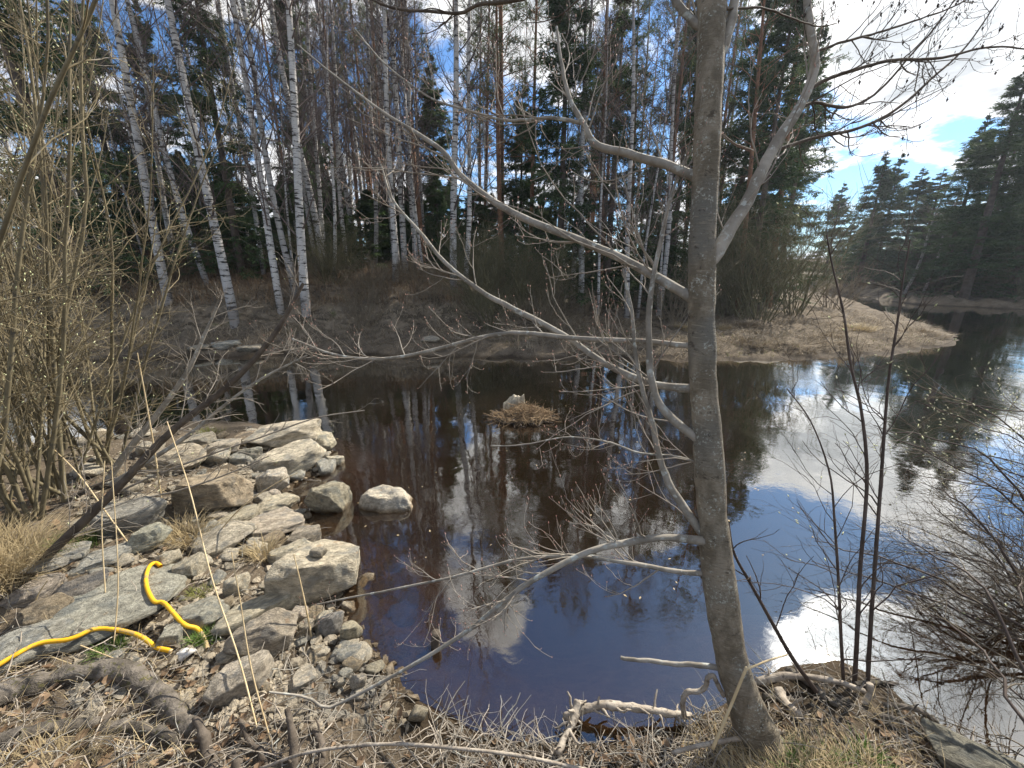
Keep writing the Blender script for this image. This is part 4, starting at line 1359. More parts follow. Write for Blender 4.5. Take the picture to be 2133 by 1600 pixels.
for i, (px, Y0, Y1, w0, w1, ns, sl_) in enumerate(LIMBS):
    if i <= 11 or i == 19:
        px = [(float(np.interp(px[0][1], trv, trx)), px[0][1] + (px[0][1] - px[1][1]) * 0.35)] + px
        Y0 = float(np.interp(px[0][1], trv, trY))
    C, R = trace(px, Y0, Y1, w0, w1, 34)
    jit = ra.normal(0, 0.007, C.shape)
    jit = np.stack([np.convolve(np.pad(jit[:, q_], 3, 'edge'), np.ones(7) / 7, 'valid') for q_ in range(3)], 1)
    C[1:] += jit[1:]
    if i <= 11:
        R = R * (1 + 0.55 * np.exp(-np.linspace(0, 1, 34) * 22))
    v, f = tubes(C[None] - base, R[None], 8 if w0 > 12 else 6, 0.10, i)
    dark = i in (12, 13, 14, 15, 16, 18)
    lo = obj('limb', mesh('alder_limb', v, f, M['dark_branch'] if dark else M['grey_branch']), alder)
    if ns == 0:
        continue
    B, BR = grow(ra, C[None], R[None], max(3, int(ns * 0.85)), 0.14, 0.99, sl_ * 1.15, 0.72, 0.03, 0.10, 10, 0.5, 0.4, 0.0020, 0.45, rmax=0.0042)
    D, DR = grow(ra, B, BR, 3, 0.15, 1.0, 0.27, 0.75, 0.10, 0.13, 8, 0.7, 0.6, 0.0013, 0.3, rmax=0.0021)
    E, ER = grow(ra, D, DR, 2, 0.2, 0.95, 0.075, 0.75, 0.22, 0.08, 5, 0.8, 0.7, 0.0011, 0.2, rmax=0.0015)
    v, f = join([tubes(B - base, BR, 5), tubes(D - base, DR, 4), tubes(E - base, ER, 3)])
    obj('twigs', mesh('alder_twigs', v, f, M['dark_branch'] if dark else M['alder_twig']), lo, kind='stuff')
    tips = np.vstack([B[:, -1], D[:, -1], E[:, -1], D[:, 3]])
    td = norm(np.vstack([B[:, -1] - B[:, -2], D[:, -1] - D[:, -2], E[:, -1] - E[:, -2], D[:, 4] - D[:, 2]]) + np.array([0, 0, 0.02]))
    v, f = pods(tips - base, td, ra.uniform(0.010, 0.018, len(tips)), np.full(len(tips), 0.0026))
    obj('buds', mesh('alder_buds', v, f, M['cone'] if dark else M['alder_bud']), lo, kind='stuff')
    if dark:
        kk = ra.choice(len(D), min(14, len(D)), replace=False)
        v, f = pods(D[kk, -1] - base, np.tile([[0.1, 0, -1.0]], (len(kk), 1)), ra.uniform(0.018, 0.03, len(kk)), np.full(len(kk), 0.007))
        obj('cones', mesh('alder_cones', v, f, M['cone']), lo, kind='stuff')


# ------------------------------------------------------------------ willow thicket on the left
def willow(rng, name, label, bx, by, stems, group=None, mat='willow', tmat='willow_twig', ksub=(16, 6), tl=(0.75, 0.3), catk=0.12, up=0.03, catsize=1.0, cat='bush'):
    """stems: list of (P (n,3), R)"""
    bz = h1(bx, by)
    b0 = np.array([bx, by, bz])
    e = thing(name, label, cat, tuple(b0), group)
    Bs, BRs = [], []
    for (P, R) in stems:
        v, f = tubes(P[None] - b0, R[None], 6, 0.06, len(Bs))
        obj('stem', mesh('willow_stem', v, f, M[mat]), e)
        Bs.append(P)
        BRs.append(R)
    B, BR = np.stack(Bs), np.stack(BRs)
    C, CR = grow(rng, B, BR, ksub[0], 0.10, 0.99, tl[0], 0.7, up, 0.15, 8, 0.5, 0.35, 0.0018, 0.35, rmax=0.0042)
    D, DR = grow(rng, C, CR, ksub[1], 0.12, 1.0, tl[1], 0.7, up, 0.17, 6, 0.7, 0.5, 0.0011, 0.3, rmax=0.0020)
    v, f = join([tubes(C - b0, CR, 4), tubes(D - b0, DR, 3)])
    obj('twigs', mesh('willow_twigs', v, f, M[tmat]), e, kind='stuff')
    if catk:
        nD = len(D)
        kk = rng.choice(nD, int(nD * catk), replace=False)
        c = np.vstack([D[kk, -1], D[kk, 2]])
        d = norm(np.vstack([D[kk, -1] - D[kk, -2], D[kk, 3] - D[kk, 2]]) + np.array([0, 0, 0.01]))
        v, f = pods(c - b0, d, rng.uniform(0.014, 0.026, len(c)) * catsize, np.full(len(c), 0.0045) * catsize)
        obj('catkins', mesh('willow_catkins', v, f, M['catkin']), e, kind='stuff')
    return e


rw = np.random.default_rng(29)


def stem_fan(bx, by, n, hmin, hmax, lean=(0, 0), fan=0.22, r0=0.016, m=14, up=0.01, wig=0.035, spread=0.16):
    bz = h1(bx, by) - 0.05
    a = rw.uniform(0, 6.283, n)
    st = np.stack([bx + spread * np.cos(a) * rw.uniform(0.2, 1, n), by + spread * np.sin(a) * rw.uniform(0.2, 1, n), np.full(n, bz)], 1)
    d = np.stack([lean[0] + rw.normal(0, fan, n), lean[1] + rw.normal(0, fan, n), np.ones(n)], 1)
    P = walk(rw, st, d, rw.uniform(hmin, hmax, n), m, up, wig)
    rr = r0 * rw.uniform(0.55, 1.2, n)
    return [(P[k], rr[k] * np.linspace(1, 0.25, m)) for k in range(n)]


GW = 'willow bushes on the left bank'
WB = [  # foot pixel, stems, height, lean, label
    (-60, 1150, 7, 3.2, 4.4, (0.02, 0.05), 'nearest willow bush cut by the left edge of the picture'),
    (40, 1090, 8, 3.2, 4.6, (0.05, 0.04), 'thick stemmed willow bush just inside the left edge'),
    (130, 1030, 8, 3.0, 4.4, (0.05, 0.0), 'upright olive willow bush behind the leaning dark stem'),
    (30, 985, 7, 3.0, 4.4, (0.0, 0.0), 'willow bush standing behind the thick stemmed one at the left edge'),
    (215, 975, 6, 2.2, 3.6, (0.10, 0.02), 'willow bush nearest the stones, stems spreading to the right'),
    (-150, 1010, 6, 3.0, 4.4, (0.04, 0.0), 'willow bush mostly outside the left edge'),
    (120, 935, 6, 2.4, 3.4, (0.06, 0.06), 'willow bush at the water edge behind the others'),
]
for (u, v, n, h0, h1_, lean, lab) in WB:
    p = ground_hit(u, v)
    willow(rw, 'willow_bush', lab, float(p[0]), float(p[1]), stem_fan(float(p[0]), float(p[1]), n + 3, h0 * 1.1, h1_ * 1.15, lean, 0.19), GW, ksub=(17, 6), tl=(0.8, 0.32), catk=0.18)
# leaning dark stem
C, R = trace([(-60, 1290), (0, 1243), (90, 1165), (240, 1022), (350, 905), (480, 800), (560, 712), (600, 650), (632, 590)], 2.05, 3.1, 24, 7, 26)
p0 = ground_hit(-60, 1300)
willow(rw, 'leaning_willow', 'dark leaning willow stem reaching from the left edge over the stones', float(C[0][0]), float(C[0][1]), [(C, R)], None, 'dark_branch', 'alder_twig', (26, 5), (0.6, 0.24), 0.08, 0.03, cat='tree')
GL2 = 'lichen covered branches bending over the stones'
for (px, Y0, Y1, w0, w1, lab) in [
        ([(200, 1040), (262, 945), (330, 860), (390, 775), (425, 700), (452, 640)], 3.2, 3.6, 15, 5, 'pale lichen covered branch, left one of two behind the dark leaning stem'),
        ([(230, 1010), (310, 960), (395, 905), (460, 850), (540, 792), (640, 740)], 3.0, 3.6, 12, 4, 'grey lichen branch bending low behind the dark leaning stem')]:
    C, R = trace(px, Y0, Y1, w0, w1, 22)
    willow(rw, 'lichen_branch', lab, float(C[0][0]), float(C[0][1]), [(C, R)], GL2, 'grey_branch', 'alder_twig', (16, 6), (0.55, 0.22), 0, 0.02, cat='branch')
# low arching shoots over the stones
for (px, Y0, Y1, lab) in [([(60, 1130), (180, 1060), (300, 1000), (430, 950), (560, 905), (660, 870), (760, 855)], 2.7, 3.4, 'low thin willow shoot crossing the big pale boulders'),
                          ([(100, 1120), (260, 1050), (380, 1020), (480, 985), (560, 950)], 2.7, 3.1, 'low thin willow shoot crossing the large brown boulder'),
                          ([(60, 1080), (200, 1010), (300, 985), (420, 980)], 2.9, 3.3, 'low thin willow shoot ending above the sunlit flat slab')]:
    C, R = trace(px, Y0, Y1, 6, 2, 18)
    willow(rw, 'willow_shoot', lab, float(C[0][0]), float(C[0][1]), [(C, R)], None, 'alder_twig', 'alder_twig', (12, 4), (0.35, 0.16), 0.1, 0.03, cat='branch')

# ------------------------------------------------------------------ saplings and overhanging willow on the right
for (px, Y0, Y1, w0, w1, lab) in [
        ([(1778, 1462), (1785, 1330), (1792, 1180), (1806, 1000), (1795, 860), (1772, 760), (1757, 650), (1735, 560), (1722, 490)], 1.62, 2.3, 9, 2.5, 'left one of two slim dark saplings beside the alder'),
        ([(1806, 1462), (1812, 1330), (1826, 1130), (1838, 960), (1850, 800), (1868, 680), (1880, 590), (1896, 500)], 1.62, 2.3, 8.5, 2.5, 'right one of two slim dark saplings beside the alder'),
        ([(1758, 1440), (1752, 1330), (1746, 1200), (1738, 1080), (1728, 985), (1690, 880), (1640, 810)], 1.64, 2.1, 7, 2, 'thin short sapling left of the two slim dark ones')]:
    C, R = trace(px, Y0, Y1, w0, w1, 26)
    willow(rw, 'sapling', lab, float(C[0][0]), float(C[0][1]), [(C, R)], 'dark saplings beside the alder', 'sapling', 'sapling', (18, 4), (0.6, 0.22), 0.12, 0.02, cat='sapling')
C, R = trace([(1700, 1440), (1650, 1370), (1610, 1300), (1560, 1210), (1528, 1150), (1518, 1090)], 1.55, 1.75, 10, 4, 18)
willow(rw, 'dead_branch', 'dark dead branch leaning against the alder from the right', float(C[0][0]), float(C[0][1]), [(C, R)], None, 'sapling', 'sapling', (6, 2), (0.4, 0.15), 0, 0.02, cat='branch')

GRW = 'willow bushes hanging over the water on the right'
RWB = [  # foot x, y; stems; tip range px; Y range
    ((3.3, 1.75), 15, [(1640, 990), (1990, 1240)], 2.2, 3.1, 'tangled willow hanging low over the reflected blue sky'),
    ((3.9, 2.1), 13, [(1800, 860), (2140, 1150)], 2.2, 3.5, 'catkin bearing willow arching in from the right edge'),
    ((2.15, 0.95), 5, [(1860, 1100), (2140, 1400)], 1.4, 2.3, 'nearest right willow with stems sloping down to the corner'),
    ((4.9, 2.4), 12, [(1860, 790), (2140, 1000)], 2.6, 4.2, 'farthest right willow with pale catkins against the dark river'),
]
for j, (ft, n, (lo_, hi_), Y0, Y1, lab) in enumerate(RWB):
    foot = np.array([ft[0], ft[1], max(h1(ft[0], ft[1]), -0.1)])
    st = []
    for k in range(n):
        u, v = rw.uniform(lo_[0], hi_[0]), rw.uniform(lo_[1], hi_[1])
        Ye = rw.uniform(Y0 + 0.2, Y1)
        tip = at(u, v, Ye)
        tip[2] = max(tip[2], 0.05)
        s0 = foot + rw.normal(0, 0.12, 3) * np.array([1, 1, 0.2])
        mid = (s0 + tip) / 2 + np.array([0, 0, rw.uniform(0.08, 0.35)]) + rw.normal(0, 0.07, 3)
        P = catmull([s0, mid, tip], 14) + rw.normal(0, 0.008, (14, 3))
        st.append((P, rw.uniform(0.005, 0.011) * np.linspace(1, 0.25, 14)))
    willow(rw, 'willow_bush', lab, float(foot[0]), float(foot[1]), st, GRW, 'sapling', 'dark_willow' if j != 3 else 'willow_twig', (11, 5), (0.55, 0.26), [0.03, 0.16, 0.0, 0.28][j], -0.01, 1.3)

# ------------------------------------------------------------------ the yellow hose, in two pieces, and the white cap
bpy.context.view_layer.update()
DG = bpy.context.evaluated_depsgraph_get()


def surf_hit(u, v):
    """point of whatever solid surface shows at a pixel among ground and boulders"""
    d = pix_dir(u, v)
    best, bp = 1e9, None
    org = Vector((0, 0, CAMZ))
    for o in ROCK_OBJ.values():
        mi = o.matrix_world.inverted()
        lo, ld = mi @ org, (mi.to_3x3() @ d)
        ok, loc, nn, fi = o.ray_cast(lo, ld.normalized())
        if ok:
            wp = o.matrix_world @ loc
            t = (wp - org).length
            if t < best:
                best, bp = t, np.array(wp)
    gh = ground_hit(u, v)
    tg = np.linalg.norm(gh - np.array(org))
    return bp if best < tg else gh


def top_at(x, y):
    """height of ground or boulder straight below"""
    z = h1(x, y)
    for o in ROCK_OBJ.values():
        if (o.location.x - x) ** 2 + (o.location.y - y) ** 2 > 4 * max(o.scale) ** 2:
            continue
        mi = o.matrix_world.inverted()
        ok, loc, nn, fi = o.ray_cast(mi @ Vector((x, y, 3.0)), (mi.to_3x3() @ Vector((0, 0, -1))).normalized())
        if ok:
            z = max(z, (o.matrix_world @ loc).z)
    return z


def lay(px, r_, n=70, sm=21):
    P = catmull([surf_hit(u, v) for (u, v) in px], n)
    for k in (0, 1):
        P[:, k] = np.convolve(np.pad(P[:, k], 2, 'edge'), np.ones(5) / 5, 'valid')
    z = np.array([top_at(x, y) for x, y in P[:, :2]])
    z = np.array([z[max(0, i - 3):i + 4].max() for i in range(n)])
    P[:, 2] = np.convolve(np.pad(z, sm // 2, 'edge'), np.ones(sm) / sm, 'valid') + r_ * 0.9
    return P


hp1 = lay([(-60, 1418), (0, 1400), (90, 1368), (150, 1345), (220, 1334), (290, 1340), (330, 1352), (362, 1364)], 0.0118)
hp2 = lay([(337, 1184), (326, 1177), (313, 1183), (305, 1203), (307, 1228), (322, 1257), (350, 1284), (382, 1302), (410, 1316), (427, 1334), (435, 1362)], 0.0118)
for P, lab in ((hp1, 'long yellow hose piece running in from the left edge'), (hp2, 'curled yellow hose piece lying on the grey bedrock slab')):
    b0 = P[0]
    e = thing('hose', lab, 'hose', tuple(b0), 'pieces of yellow hose')
    R = np.full(len(P), 0.0118)
    ne = int(len(P) * (0.86 if P is hp2 else 0.985))
    v, f = tubes(P[None, :ne] - b0, R[None, :ne], 14)
    obj('tube', mesh('hose_tube', v, f, M['hose']), e)
    v, f = tubes(P[None, ne - 1:] - b0, R[None, ne - 1:] * 0.92, 14)
    obj('end', mesh('hose_end', v, f, M['hose_end']), e)
# crushed white cap beside the hose
c = surf_hit(392, 1372)
e = thing('plastic_cap', 'crushed white plastic cap lying between the hose ends', 'cap', tuple(c))
aa = np.linspace(0, 2 * math.pi, 22, endpoint=False)
prof = [(0.0, 0.014), (0.030, 0.016), (0.040, 0.012), (0.046, -0.002), (0.043, -0.006), (0.037, 0.006), (0.0, 0.010)]
vv = np.array([[r_ * math.cos(a) * 1.15, r_ * math.sin(a) * 0.8, z + 0.018 + 0.014 * math.cos(a * 2 + 1) * (r_ / 0.046) + 0.012 * math.cos(a)] for (r_, z) in prof for a in aa])
ff = []
for i in range(len(prof) - 1):
    for j in range(22):
        ff.append([i * 22 + j, i * 22 + (j + 1) % 22, (i + 1) * 22 + (j + 1) % 22, (i + 1) * 22 + j])
obj('lid', mesh('cap_lid', vv, np.array(ff), M['plastic']), e)
v, f = tubes(np.array([[-0.05, 0.0, 0.012], [-0.03, 0.002, 0.018], [-0.015, 0.0, 0.02], [0.0, 0, 0.022]])[None], np.array([[0.012, 0.014, 0.013, 0.012]]), 12)
obj('neck', mesh('cap_neck', v, f, M['plastic']), e)


# ------------------------------------------------------------------ logs, roots, driftwood
def wood(name, label, cat, px, w0, w1, mat, lift=0.3, group=None, n=30, bump=0.22, sides=12, Ys=None, power=1.0, knots=0, seed=1):
    if Ys is None:
        pts = np.array([ground_hit(u, v) for u, v in px])
        C = catmull(pts, n)
        R = np.array([(w0 + (w1 - w0) * (i / (n - 1)) ** power) / 2 / FPX * depth_of(C[i]) for i in range(n)])
        C[:, 2] += R * lift
    else:
        C, R = trace(px, Ys[0], Ys[1], w0, w1, n, power)
    C = np.vstack([C[:1] + (C[0] - C[1]) * 0.02, C, C[-1:] + (C[-1] - C[-2]) * 0.02])
    R = np.concatenate([[R[0] * 0.05], R, [R[-1] * 0.05]])
    b0 = C[1].copy()
    e = thing(name, label, cat, tuple(b0), group)
    v, f = tubes(C[None] - b0, R[None], sides, bump, seed)
    obj('stem', mesh(name, v, f, M[mat]), e)
    if knots:
        rr = np.random.default_rng(seed)
        K, KR = grow(rr, C[None, 1:-1], R[None, 1:-1], knots, 0.05, 0.95, 0.10, 1.1, 0.03, 0.25, 5, 0.45, 0.45, 0.003, 0.2)
        v, f = tubes(K - b0, KR, 5, 0.2, seed)
        obj('stubs', mesh(name + '_stubs', v, f, M[mat]), e, kind='stuff')
    return e


wood('fallen_log', 'thick grey arched log below the yellow hose', 'log', [(-30, 1475), (60, 1440), (150, 1418), (240, 1410), (310, 1436), (360, 1482), (405, 1535)], 44, 34, 'log', 0.5, None, 70, 0.28, 26, seed=3, knots=3)
wood('fallen_log', 'lower split grey brown log in the bottom left corner', 'log', [(-30, 1560), (60, 1540), (150, 1525), (250, 1522), (340, 1535), (375, 1560)], 34, 22, 'log', 0.5, None, 60, 0.34, 24, seed=4, knots=4)
wood('dead_root', 'dark root running under the arched log', 'root', [(190, 1520), (250, 1490), (310, 1478), (350, 1500), (380, 1525)], 18, 10, 'root', 0.5, None, 24, 0.25, 10, seed=5)
GRT = 'broken dark roots sticking out of the near mud'
for k, (px, w0, w1, lab) in enumerate([
        ([(440, 1610), (430, 1560), (420, 1520), (405, 1495)], 26, 10, 'dark broken root at the end of the arched log'),
        ([(500, 1620), (490, 1580), (470, 1560), (445, 1552)], 24, 12, 'bent dark root left of the bottom mud'),
        ([(610, 1610), (612, 1560), (605, 1515), (598, 1475)], 22, 10, 'upright dark broken root in the near mud'),
        ([(668, 1600), (670, 1560), (662, 1530), (645, 1515)], 20, 9, 'hooked dark root right of the upright one'),
        ([(560, 1610), (545, 1570), (520, 1545), (500, 1500)], 18, 8, 'forked dark root between the hooked and bent ones'),
        ([(690, 1590), (640, 1575), (590, 1572), (540, 1580)], 16, 8, 'flat dark root lying along the bottom edge')]):
    p0 = ground_hit(px[0][0], px[0][1] - 20)
    wood('dead_root', lab, 'root', px, w0, w1, 'root', 0.5, GRT, 22, 0.35, 10, Ys=(p0[1] - 0.03, p0[1] + 0.12), seed=20 + k, knots=3)
wood('driftwood', 'pale knobby driftwood stick lying along the near water edge', 'driftwood', [(1178, 1495), (1215, 1478), (1270, 1470), (1340, 1478), (1400, 1486), (1440, 1492)], 19, 13, 'driftwood', 0.5, None, 40, 0.34, 10, Ys=(1.50, 1.47), seed=31, knots=22)
wood('driftwood', 'pale split driftwood stub standing off the knobby stick', 'driftwood', [(1205, 1462), (1195, 1500), (1180, 1530), (1160, 1570)], 20, 13, 'driftwood', 0.5, None, 24, 0.34, 10, Ys=(1.50, 1.30), seed=32, knots=10)
wood('driftwood', 'curled pale root arching up beside the alder foot', 'driftwood', [(1425, 1490), (1422, 1462), (1432, 1442), (1455, 1440), (1470, 1430), (1474, 1412), (1486, 1408), (1496, 1428), (1508, 1450)], 11, 9, 'driftwood', 0.5, None, 40, 0.15, 9, Ys=(1.46, 1.40), seed=33)
wood('fallen_branch', 'long bent grey branch lying before the alder and saplings', 'branch', [(1812, 1425), (1812, 1448), (1785, 1478), (1720, 1502), (1640, 1522), (1560, 1535), (1470, 1550), (1400, 1568)], 14, 8, 'driftwood', 0.5, None, 44, 0.12, 8, Ys=(1.55, 1.22), seed=34)
wood('fallen_branch', 'long pale branch lying across the bottom of the picture', 'branch', [(540, 1602), (640, 1568), (760, 1552), (860, 1551), (960, 1560), (1080, 1574), (1230, 1606)], 6, 7, 'driftwood', 0.5, None, 44, 0.08, 8, Ys=(1.17, 1.14), seed=35, knots=5)
wood('bent_reed', 'snapped pale reed bent in front of the alder foot', 'reed', [(1484, 1560), (1510, 1500), (1552, 1398), (1556, 1394), (1600, 1376), (1640, 1364)], 7, 3, 'reed', 0.5, None, 40, 0.05, 7, Ys=(1.15, 1.30), seed=36)
wood('stake', 'short wooden stake standing in the brown shallows', 'stake', [(904, 1405), (905, 1370), (907, 1340), (908, 1318)], 18, 19, 'root', 0, None, 16, 0.06, 10, Ys=(1.90, 1.90), seed=37)
GSP = 'dead roots tangled right of the alder foot'
for k, (px, w0, w1, lab) in enumerate([
        ([(1575, 1420), (1640, 1408), (1700, 1412), (1760, 1425), (1800, 1440)], 16, 9, 'grey root lying along the bright water right of the alder'),
        ([(1590, 1450), (1650, 1460), (1720, 1462), (1770, 1458)], 14, 8, 'grey root just below the one along the bright water'),
        ([(1640, 1395), (1690, 1425), (1720, 1455), (1745, 1470)], 15, 9, 'dark root crossing the other roots right of the alder'),
        ([(1620, 1440), (1640, 1470), (1665, 1490)], 24, 18, 'thick greenish stub among the roots right of the alder'),
        ([(1840, 1470), (1900, 1475), (1945, 1500), (1970, 1530)], 12, 8, 'dark root running down to the mossy corner rock'),
        ([(1820, 1490), (1870, 1500), (1920, 1530), (1935, 1550)], 12, 7, 'twisted root just left of the mossy corner rock'),
        ([(1780, 1425), (1830, 1422), (1870, 1424)], 9, 6, 'short stick pointing right over the bright water')]):
    p0 = ground_hit(*px[0])
    p1 = ground_hit(*px[-1])
    wood('dead_root', lab, 'root', px, w0, w1, 'driftwood' if k in (0, 3) else 'log', 0.6, GSP, 26, 0.25, 9, Ys=(p0[1] - 0.02, p1[1] - 0.02), seed=60 + k, knots=4)

# ------------------------------------------------------------------ nest of drifted reeds in mid river
nr_ = ROCK_OBJ[[i for i, r_ in enumerate(ROCKS) if 'mid river' in r_[6]][0]]
nb = unproj(1086, 880)
e = thing('reed_heap', 'heap of drifted brown reeds caught on the grey stone in mid river', 'reed heap', tuple(nb))
rn = np.random.default_rng(44)
n = 620
a = rn.uniform(0, 6.283, n)
rr = np.sqrt(rn.uniform(0, 1, n))
cx = nb[0] + 0.46 * rr * np.cos(a) + 0.02
cy = nb[1] + 0.16 + 0.28 * rr * np.sin(a)
hz = 0.21 * np.exp(-(((cx - nb[0] - 0.08) / 0.34) ** 2 + ((cy - nb[1] - 0.16) / 0.26) ** 2)) * rn.uniform(0.1, 1.05, n)
st = np.stack([cx, cy, hz], 1)
d = np.stack([rn.normal(0.25, 0.8, n), rn.normal(0, 0.5, n), rn.normal(-0.05, 0.22, n)], 1)
P = walk(rn, st, d, rn.uniform(0.12, 0.42, n), 5, -0.07, 0.10)
P -= (P.mean(1) - st)[:, None] * 0.8
P[..., 2] = np.maximum(P[..., 2], -0.01 + 0.02 * rn.uniform(0, 1, (n, 1)))
v, f = tubes(P - nb, rn.uniform(0.0025, 0.006, n)[:, None] * np.linspace(1, 0.5, 5)[None], 4)
obj('reeds', mesh('heap_reeds', v, f, M['heap']), e, kind='stuff')
k = slice(0, 160)
P2 = P[k].copy()
P2[..., 2] *= 0.55
v, f = tubes(P2 - nb, np.full((160, 5), 0.007), 4)
obj('rotten_core', mesh('heap_core', v, f, M['root']), e, kind='stuff')

# ------------------------------------------------------------------ dry reed stalks (each one a thing)
GST = 'dry reed stalks standing among the stones'
STK = [([(556, 1600), (500, 1380), (440, 1200), (395, 1020), (348, 878)], 1.25, 2.2, 3.6, 2.0, 'long dry reed stalk standing in front of the brown boulder'),
       ([(345, 1110), (325, 960), (305, 840), (286, 735)], 2.9, 3.1, 4, 2, 'dry reed stalk left of the brown boulder with its tip above the river'),
       ([(580, 1600), (525, 1400), (500, 1250), (482, 1150)], 1.25, 1.7, 3.5, 1.8, 'dry reed stalk right beside the longest one'),
       ([(310, 1190), (230, 1080), (165, 990), (108, 932)], 2.4, 2.8, 3.5, 2, 'dry reed stalk slanting left under the willow'),
       ([(215, 1480), (222, 1300), (212, 1100), (218, 960)], 1.8, 2.3, 3, 1.6, 'upright thin reed over the left part of the grey bedrock'),
       ([(245, 1560), (236, 1380), (246, 1200), (232, 960)], 1.5, 2.2, 3, 1.6, 'upright thin reed over the middle of the grey bedrock'),
       ([(430, 1140), (500, 1060), (570, 1010), (620, 985)], 2.6, 2.9, 3, 1.5, 'thin straw lying up across the tapering slab'),
       ([(655, 1360), (640, 1280), (625, 1210), (612, 1155)], 1.9, 2.0, 4, 2, 'short dry stalk in front of the big wedge rock'),
       ([(130, 1330), (280, 1390), (420, 1460), (560, 1520)], 1.75, 1.4, 3, 2, 'long straw lying slantwise over the arched log'),
       ([(60, 1330), (75, 1250), (98, 1210)], 1.9, 2.0, 4, 2, 'short pale straw beside the smooth brown stone')]
for k, (px, Y0, Y1, w0, w1, lab) in enumerate(STK):
    C, R = trace(px, Y0, Y1, w0, w1, 22)
    b0 = C[0].copy()
    v, f = tubes(C[None] - b0, R[None], 6)
    obj('reed_stalk', mesh('reed_stalk', v, f, M['reed']), loc=tuple(b0), label=lab, cat='reed', group=GST)


# ------------------------------------------------------------------ grass tufts
def tuft(label, u, v, rpx, n, h0, h1_, mat, lean=(0.2, 1.0), group=None, width=0.0022, rec=None):
    p = ground_hit(u, v)
    dep = depth_of(p)
    rad_ = rpx / FPX * dep
    a = rg.uniform(0, 6.283, n)
    q = np.sqrt(rg.uniform(0, 1, n)) * rad_
    b = np.stack([p[0] + q * np.cos(a), p[1] + q * np.sin(a) * 0.8, np.zeros(n)], 1)
    b[:, 2] = H(b[:, 0], b[:, 1]) - 0.01
    out = np.stack([np.cos(a), np.sin(a), np.zeros(n)], 1) + rg.normal(0, 0.8, (n, 3)) * np.array([1, 1, 0])
    vv_, ff_ = blades(rg, b - p, rg.uniform(h0, h1_, n), rg.uniform(0.6, 1.3, n) * width, rg.uniform(lean[0], lean[1], n), 0.45, out)
    return obj('grass_tuft', mesh('grass_tuft', vv_, ff_, M[mat], smooth=False), loc=tuple(p), label=label, cat='grass', group=group)


rg = np.random.default_rng(77)
GT = 'grass tufts on the near bank'
tuft('big straw coloured grass tuft at the bottom right of the alder', 1650, 1665, 130, 1100, 0.06, 0.17, 'hay', (0.4, 1.2), GT, 0.0018)
tuft('straw grass mixed with green in front of the saplings', 1800, 1650, 90, 500, 0.05, 0.14, 'hay', (0.4, 1.2), GT, 0.0018)
tuft('fresh green grass patch inside the bottom right straw tuft', 1690, 1615, 55, 260, 0.05, 0.12, 'green', (0.2, 0.9), GT, 0.002)
tuft('small green grass patch right of the bottom straw tuft', 1800, 1590, 34, 150, 0.05, 0.11, 'green', (0.2, 0.9), GT, 0.002)
tuft('dry grass tuft at the left edge under the leaning stem', 20, 1170, 70, 900, 0.14, 0.34, 'hay', (0.3, 1.1), GT)
tuft('dry grass tuft cut by the left edge below the leaning stem', -10, 1225, 50, 500, 0.12, 0.28, 'hay', (0.3, 1.1), GT)
tuft('fresh green tuft behind the grey slabs on the left', 158, 1142, 36, 420, 0.06, 0.16, 'green', (0.1, 0.8), GT)
tuft('green tuft growing at the arched log under the hose', 232, 1362, 24, 260, 0.04, 0.10, 'green', (0.1, 0.8), GT)
tuft('green tuft left of the curled hose end', 417, 1340, 12, 140, 0.04, 0.10, 'green', (0.1, 0.7), GT)
tuft('green tuft right of the curled hose end', 441, 1336, 12, 140, 0.04, 0.10, 'green', (0.1, 0.7), GT)
tuft('dry grass tuft between the whitish stone and the angular boulder', 392, 1125, 36, 420, 0.10, 0.24, 'hay', (0.3, 1.0), GT)
tuft('thin dry grass before the inlet block', 548, 1160, 22, 160, 0.10, 0.22, 'hay', (0.2, 0.8), GT)
tuft('dry grass in the bottom left corner by the split log', 110, 1605, 80, 260, 0.05, 0.14, 'hay', (0.4, 1.2), GT, 0.0016)
tuft('yellow green tuft on the back edge of the point', 440, 905, 24, 160, 0.06, 0.14, 'moss', (0.1, 0.8), GT)
tuft('mossy tuft beside the broad pale slab', 420, 1240, 22, 160, 0.03, 0.08, 'moss', (0.2, 0.9), GT)

# fallen leaves and dead twigs on the near bank
def near_pts(rng, n, u0, u1, v0, v1):
    u, v = rng.uniform(u0, u1, n), rng.uniform(v0, v1, n)
    A0, B0 = (u - 1066.5) / FPX, (v - 800) / FPX
    Yd, Zd = math.cos(PITCH) - B0 * math.sin(PITCH), -(math.sin(PITCH) + B0 * math.cos(PITCH))
    t = (0.2 - CAMZ) / Zd
    for _ in range(4):
        hz = H(A0 * t, Yd * t)
        t = (np.maximum(hz, -0.05) - CAMZ) / Zd
    q_ = np.stack([A0 * t, Yd * t, hz], 1)
    return q_[(hz > 0.0) & (q_[:, 1] < 5)]


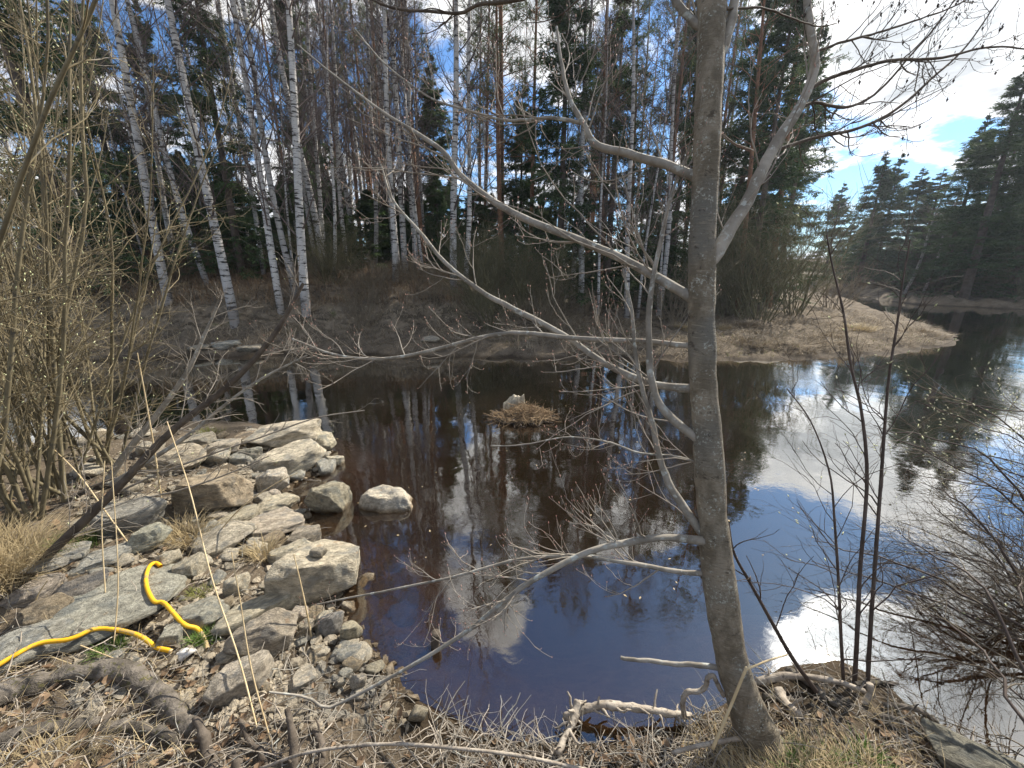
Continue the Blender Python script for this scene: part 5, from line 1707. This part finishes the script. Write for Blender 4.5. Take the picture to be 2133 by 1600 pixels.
b = np.vstack([near_pts(rg, 240, -60, 560, 1390, 1640), near_pts(rg, 70, 300, 900, 1100, 1640), near_pts(rg, 200, 1000, 2000, 1480, 1640), near_pts(rg, 160, -60, 300, 1000, 1250)])
n = len(b)
a = rg.uniform(0, 6.283, n)
d = np.stack([np.cos(a), np.sin(a), rg.normal(0, 0.35, n)], 1)
d = norm(d)
s = norm(np.cross(d, np.stack([rg.normal(0, 0.5, n), rg.normal(0, 0.5, n), np.ones(n)], 1)))
L = rg.uniform(0.025, 0.06, n)
W = L * rg.uniform(0.28, 0.45, n)
up_ = np.cross(s, d)
up_ = np.where(up_[:, 2:3] < 0, -up_, up_)
c0 = b + np.array([0, 0, 0.012])
Lx, Wx = L[:, None], W[:, None]
V = np.stack([c0, c0 + d * Lx * 0.3 + s * Wx + up_ * Wx * 0.5, c0 + d * Lx * 0.7 + s * Wx * 0.8 + up_ * Wx * 0.4, c0 + d * Lx + up_ * Wx * 0.5,
              c0 + d * Lx * 0.7 - s * Wx * 0.8 + up_ * Wx * 0.6, c0 + d * Lx * 0.3 - s * Wx + up_ * Wx * 0.4, c0 + d * Lx * 0.5], 1).reshape(-1, 3)
bb = (np.arange(n) * 7)[:, None]
F = np.concatenate([bb + np.array([[6, k, (k + 1) % 6]]) for k in range(6)])
obj('fallen_leaves', mesh('fallen_leaves', V, F, M['leaf'], smooth=False), kind='stuff', label='curled brown leaves littering the near bank')
b = np.vstack([near_pts(rg, 900, -60, 900, 1380, 1640), near_pts(rg, 1300, 900, 1600, 1490, 1660), near_pts(rg, 700, 1580, 2133, 1390, 1640), near_pts(rg, 500, -60, 650, 950, 1380)])
n = len(b)
a = rg.uniform(0, 6.283, n)
d = np.stack([np.cos(a), np.sin(a), rg.uniform(-0.1, 0.4, n)], 1)
P = walk(rg, b + np.array([0, 0, 0.008]), d, rg.uniform(0.05, 0.30, n), 6, -0.05, 0.22)
R = (0.0012 + 0.0035 * rg.uniform(0, 1, n) ** 3)[:, None] * np.linspace(1, 0.5, 6)[None]
h = n // 2
for k, (sl2, mt, lb) in enumerate(((slice(0, None, 2), 'driftwood', 'pale broken twigs and rootlets littering the near bank'), (slice(1, None, 2), 'grey_branch', 'dark broken twigs and rootlets littering the near bank'))):
    v, f = tubes(P[sl2], R[sl2], 4)
    obj('dead_twigs', mesh('dead_twigs', v, f, M[mt]), kind='stuff', label=lb)
b = np.vstack([near_pts(rg, 700, -60, 420, 1000, 1640), near_pts(rg, 400, 1400, 2133, 1480, 1640)])
v, f = blades(rg, b, rg.uniform(0.05, 0.16, len(b)), rg.uniform(0.0008, 0.0018, len(b)), rg.uniform(0.5, 1.2, len(b)), 0.5)
obj('straw_litter', mesh('straw_litter', v, f, M['hay'], smooth=False), kind='stuff', label='loose straw scattered over the near bank')

# bits floating on the river
n = 90
fx = np.stack([(rg.uniform(650, 1900, n) - 1066.5) / FPX, np.zeros(n), np.zeros(n)], 1)
fy = rg.uniform(2.2, 8.5, n)
pts = np.stack([fx[:, 0] * fy, fy, np.full(n, 0.003)], 1)
pts = pts[H(pts[:, 0], pts[:, 1]) < -0.05]
n = len(pts)
a = rg.uniform(0, 6.283, n)
d = np.stack([np.cos(a), np.sin(a), np.full(n, 0.02)], 1)
sd = np.stack([-np.sin(a), np.cos(a), np.full(n, 0.02)], 1)
v, f = diamonds(pts, d, sd, rg.uniform(0.012, 0.035, n), rg.uniform(0.003, 0.009, n))
obj('floating_debris', mesh('floating_debris', v, f, M['hay'], smooth=False), kind='stuff', label='tiny pale leaf scraps floating on the dark river')
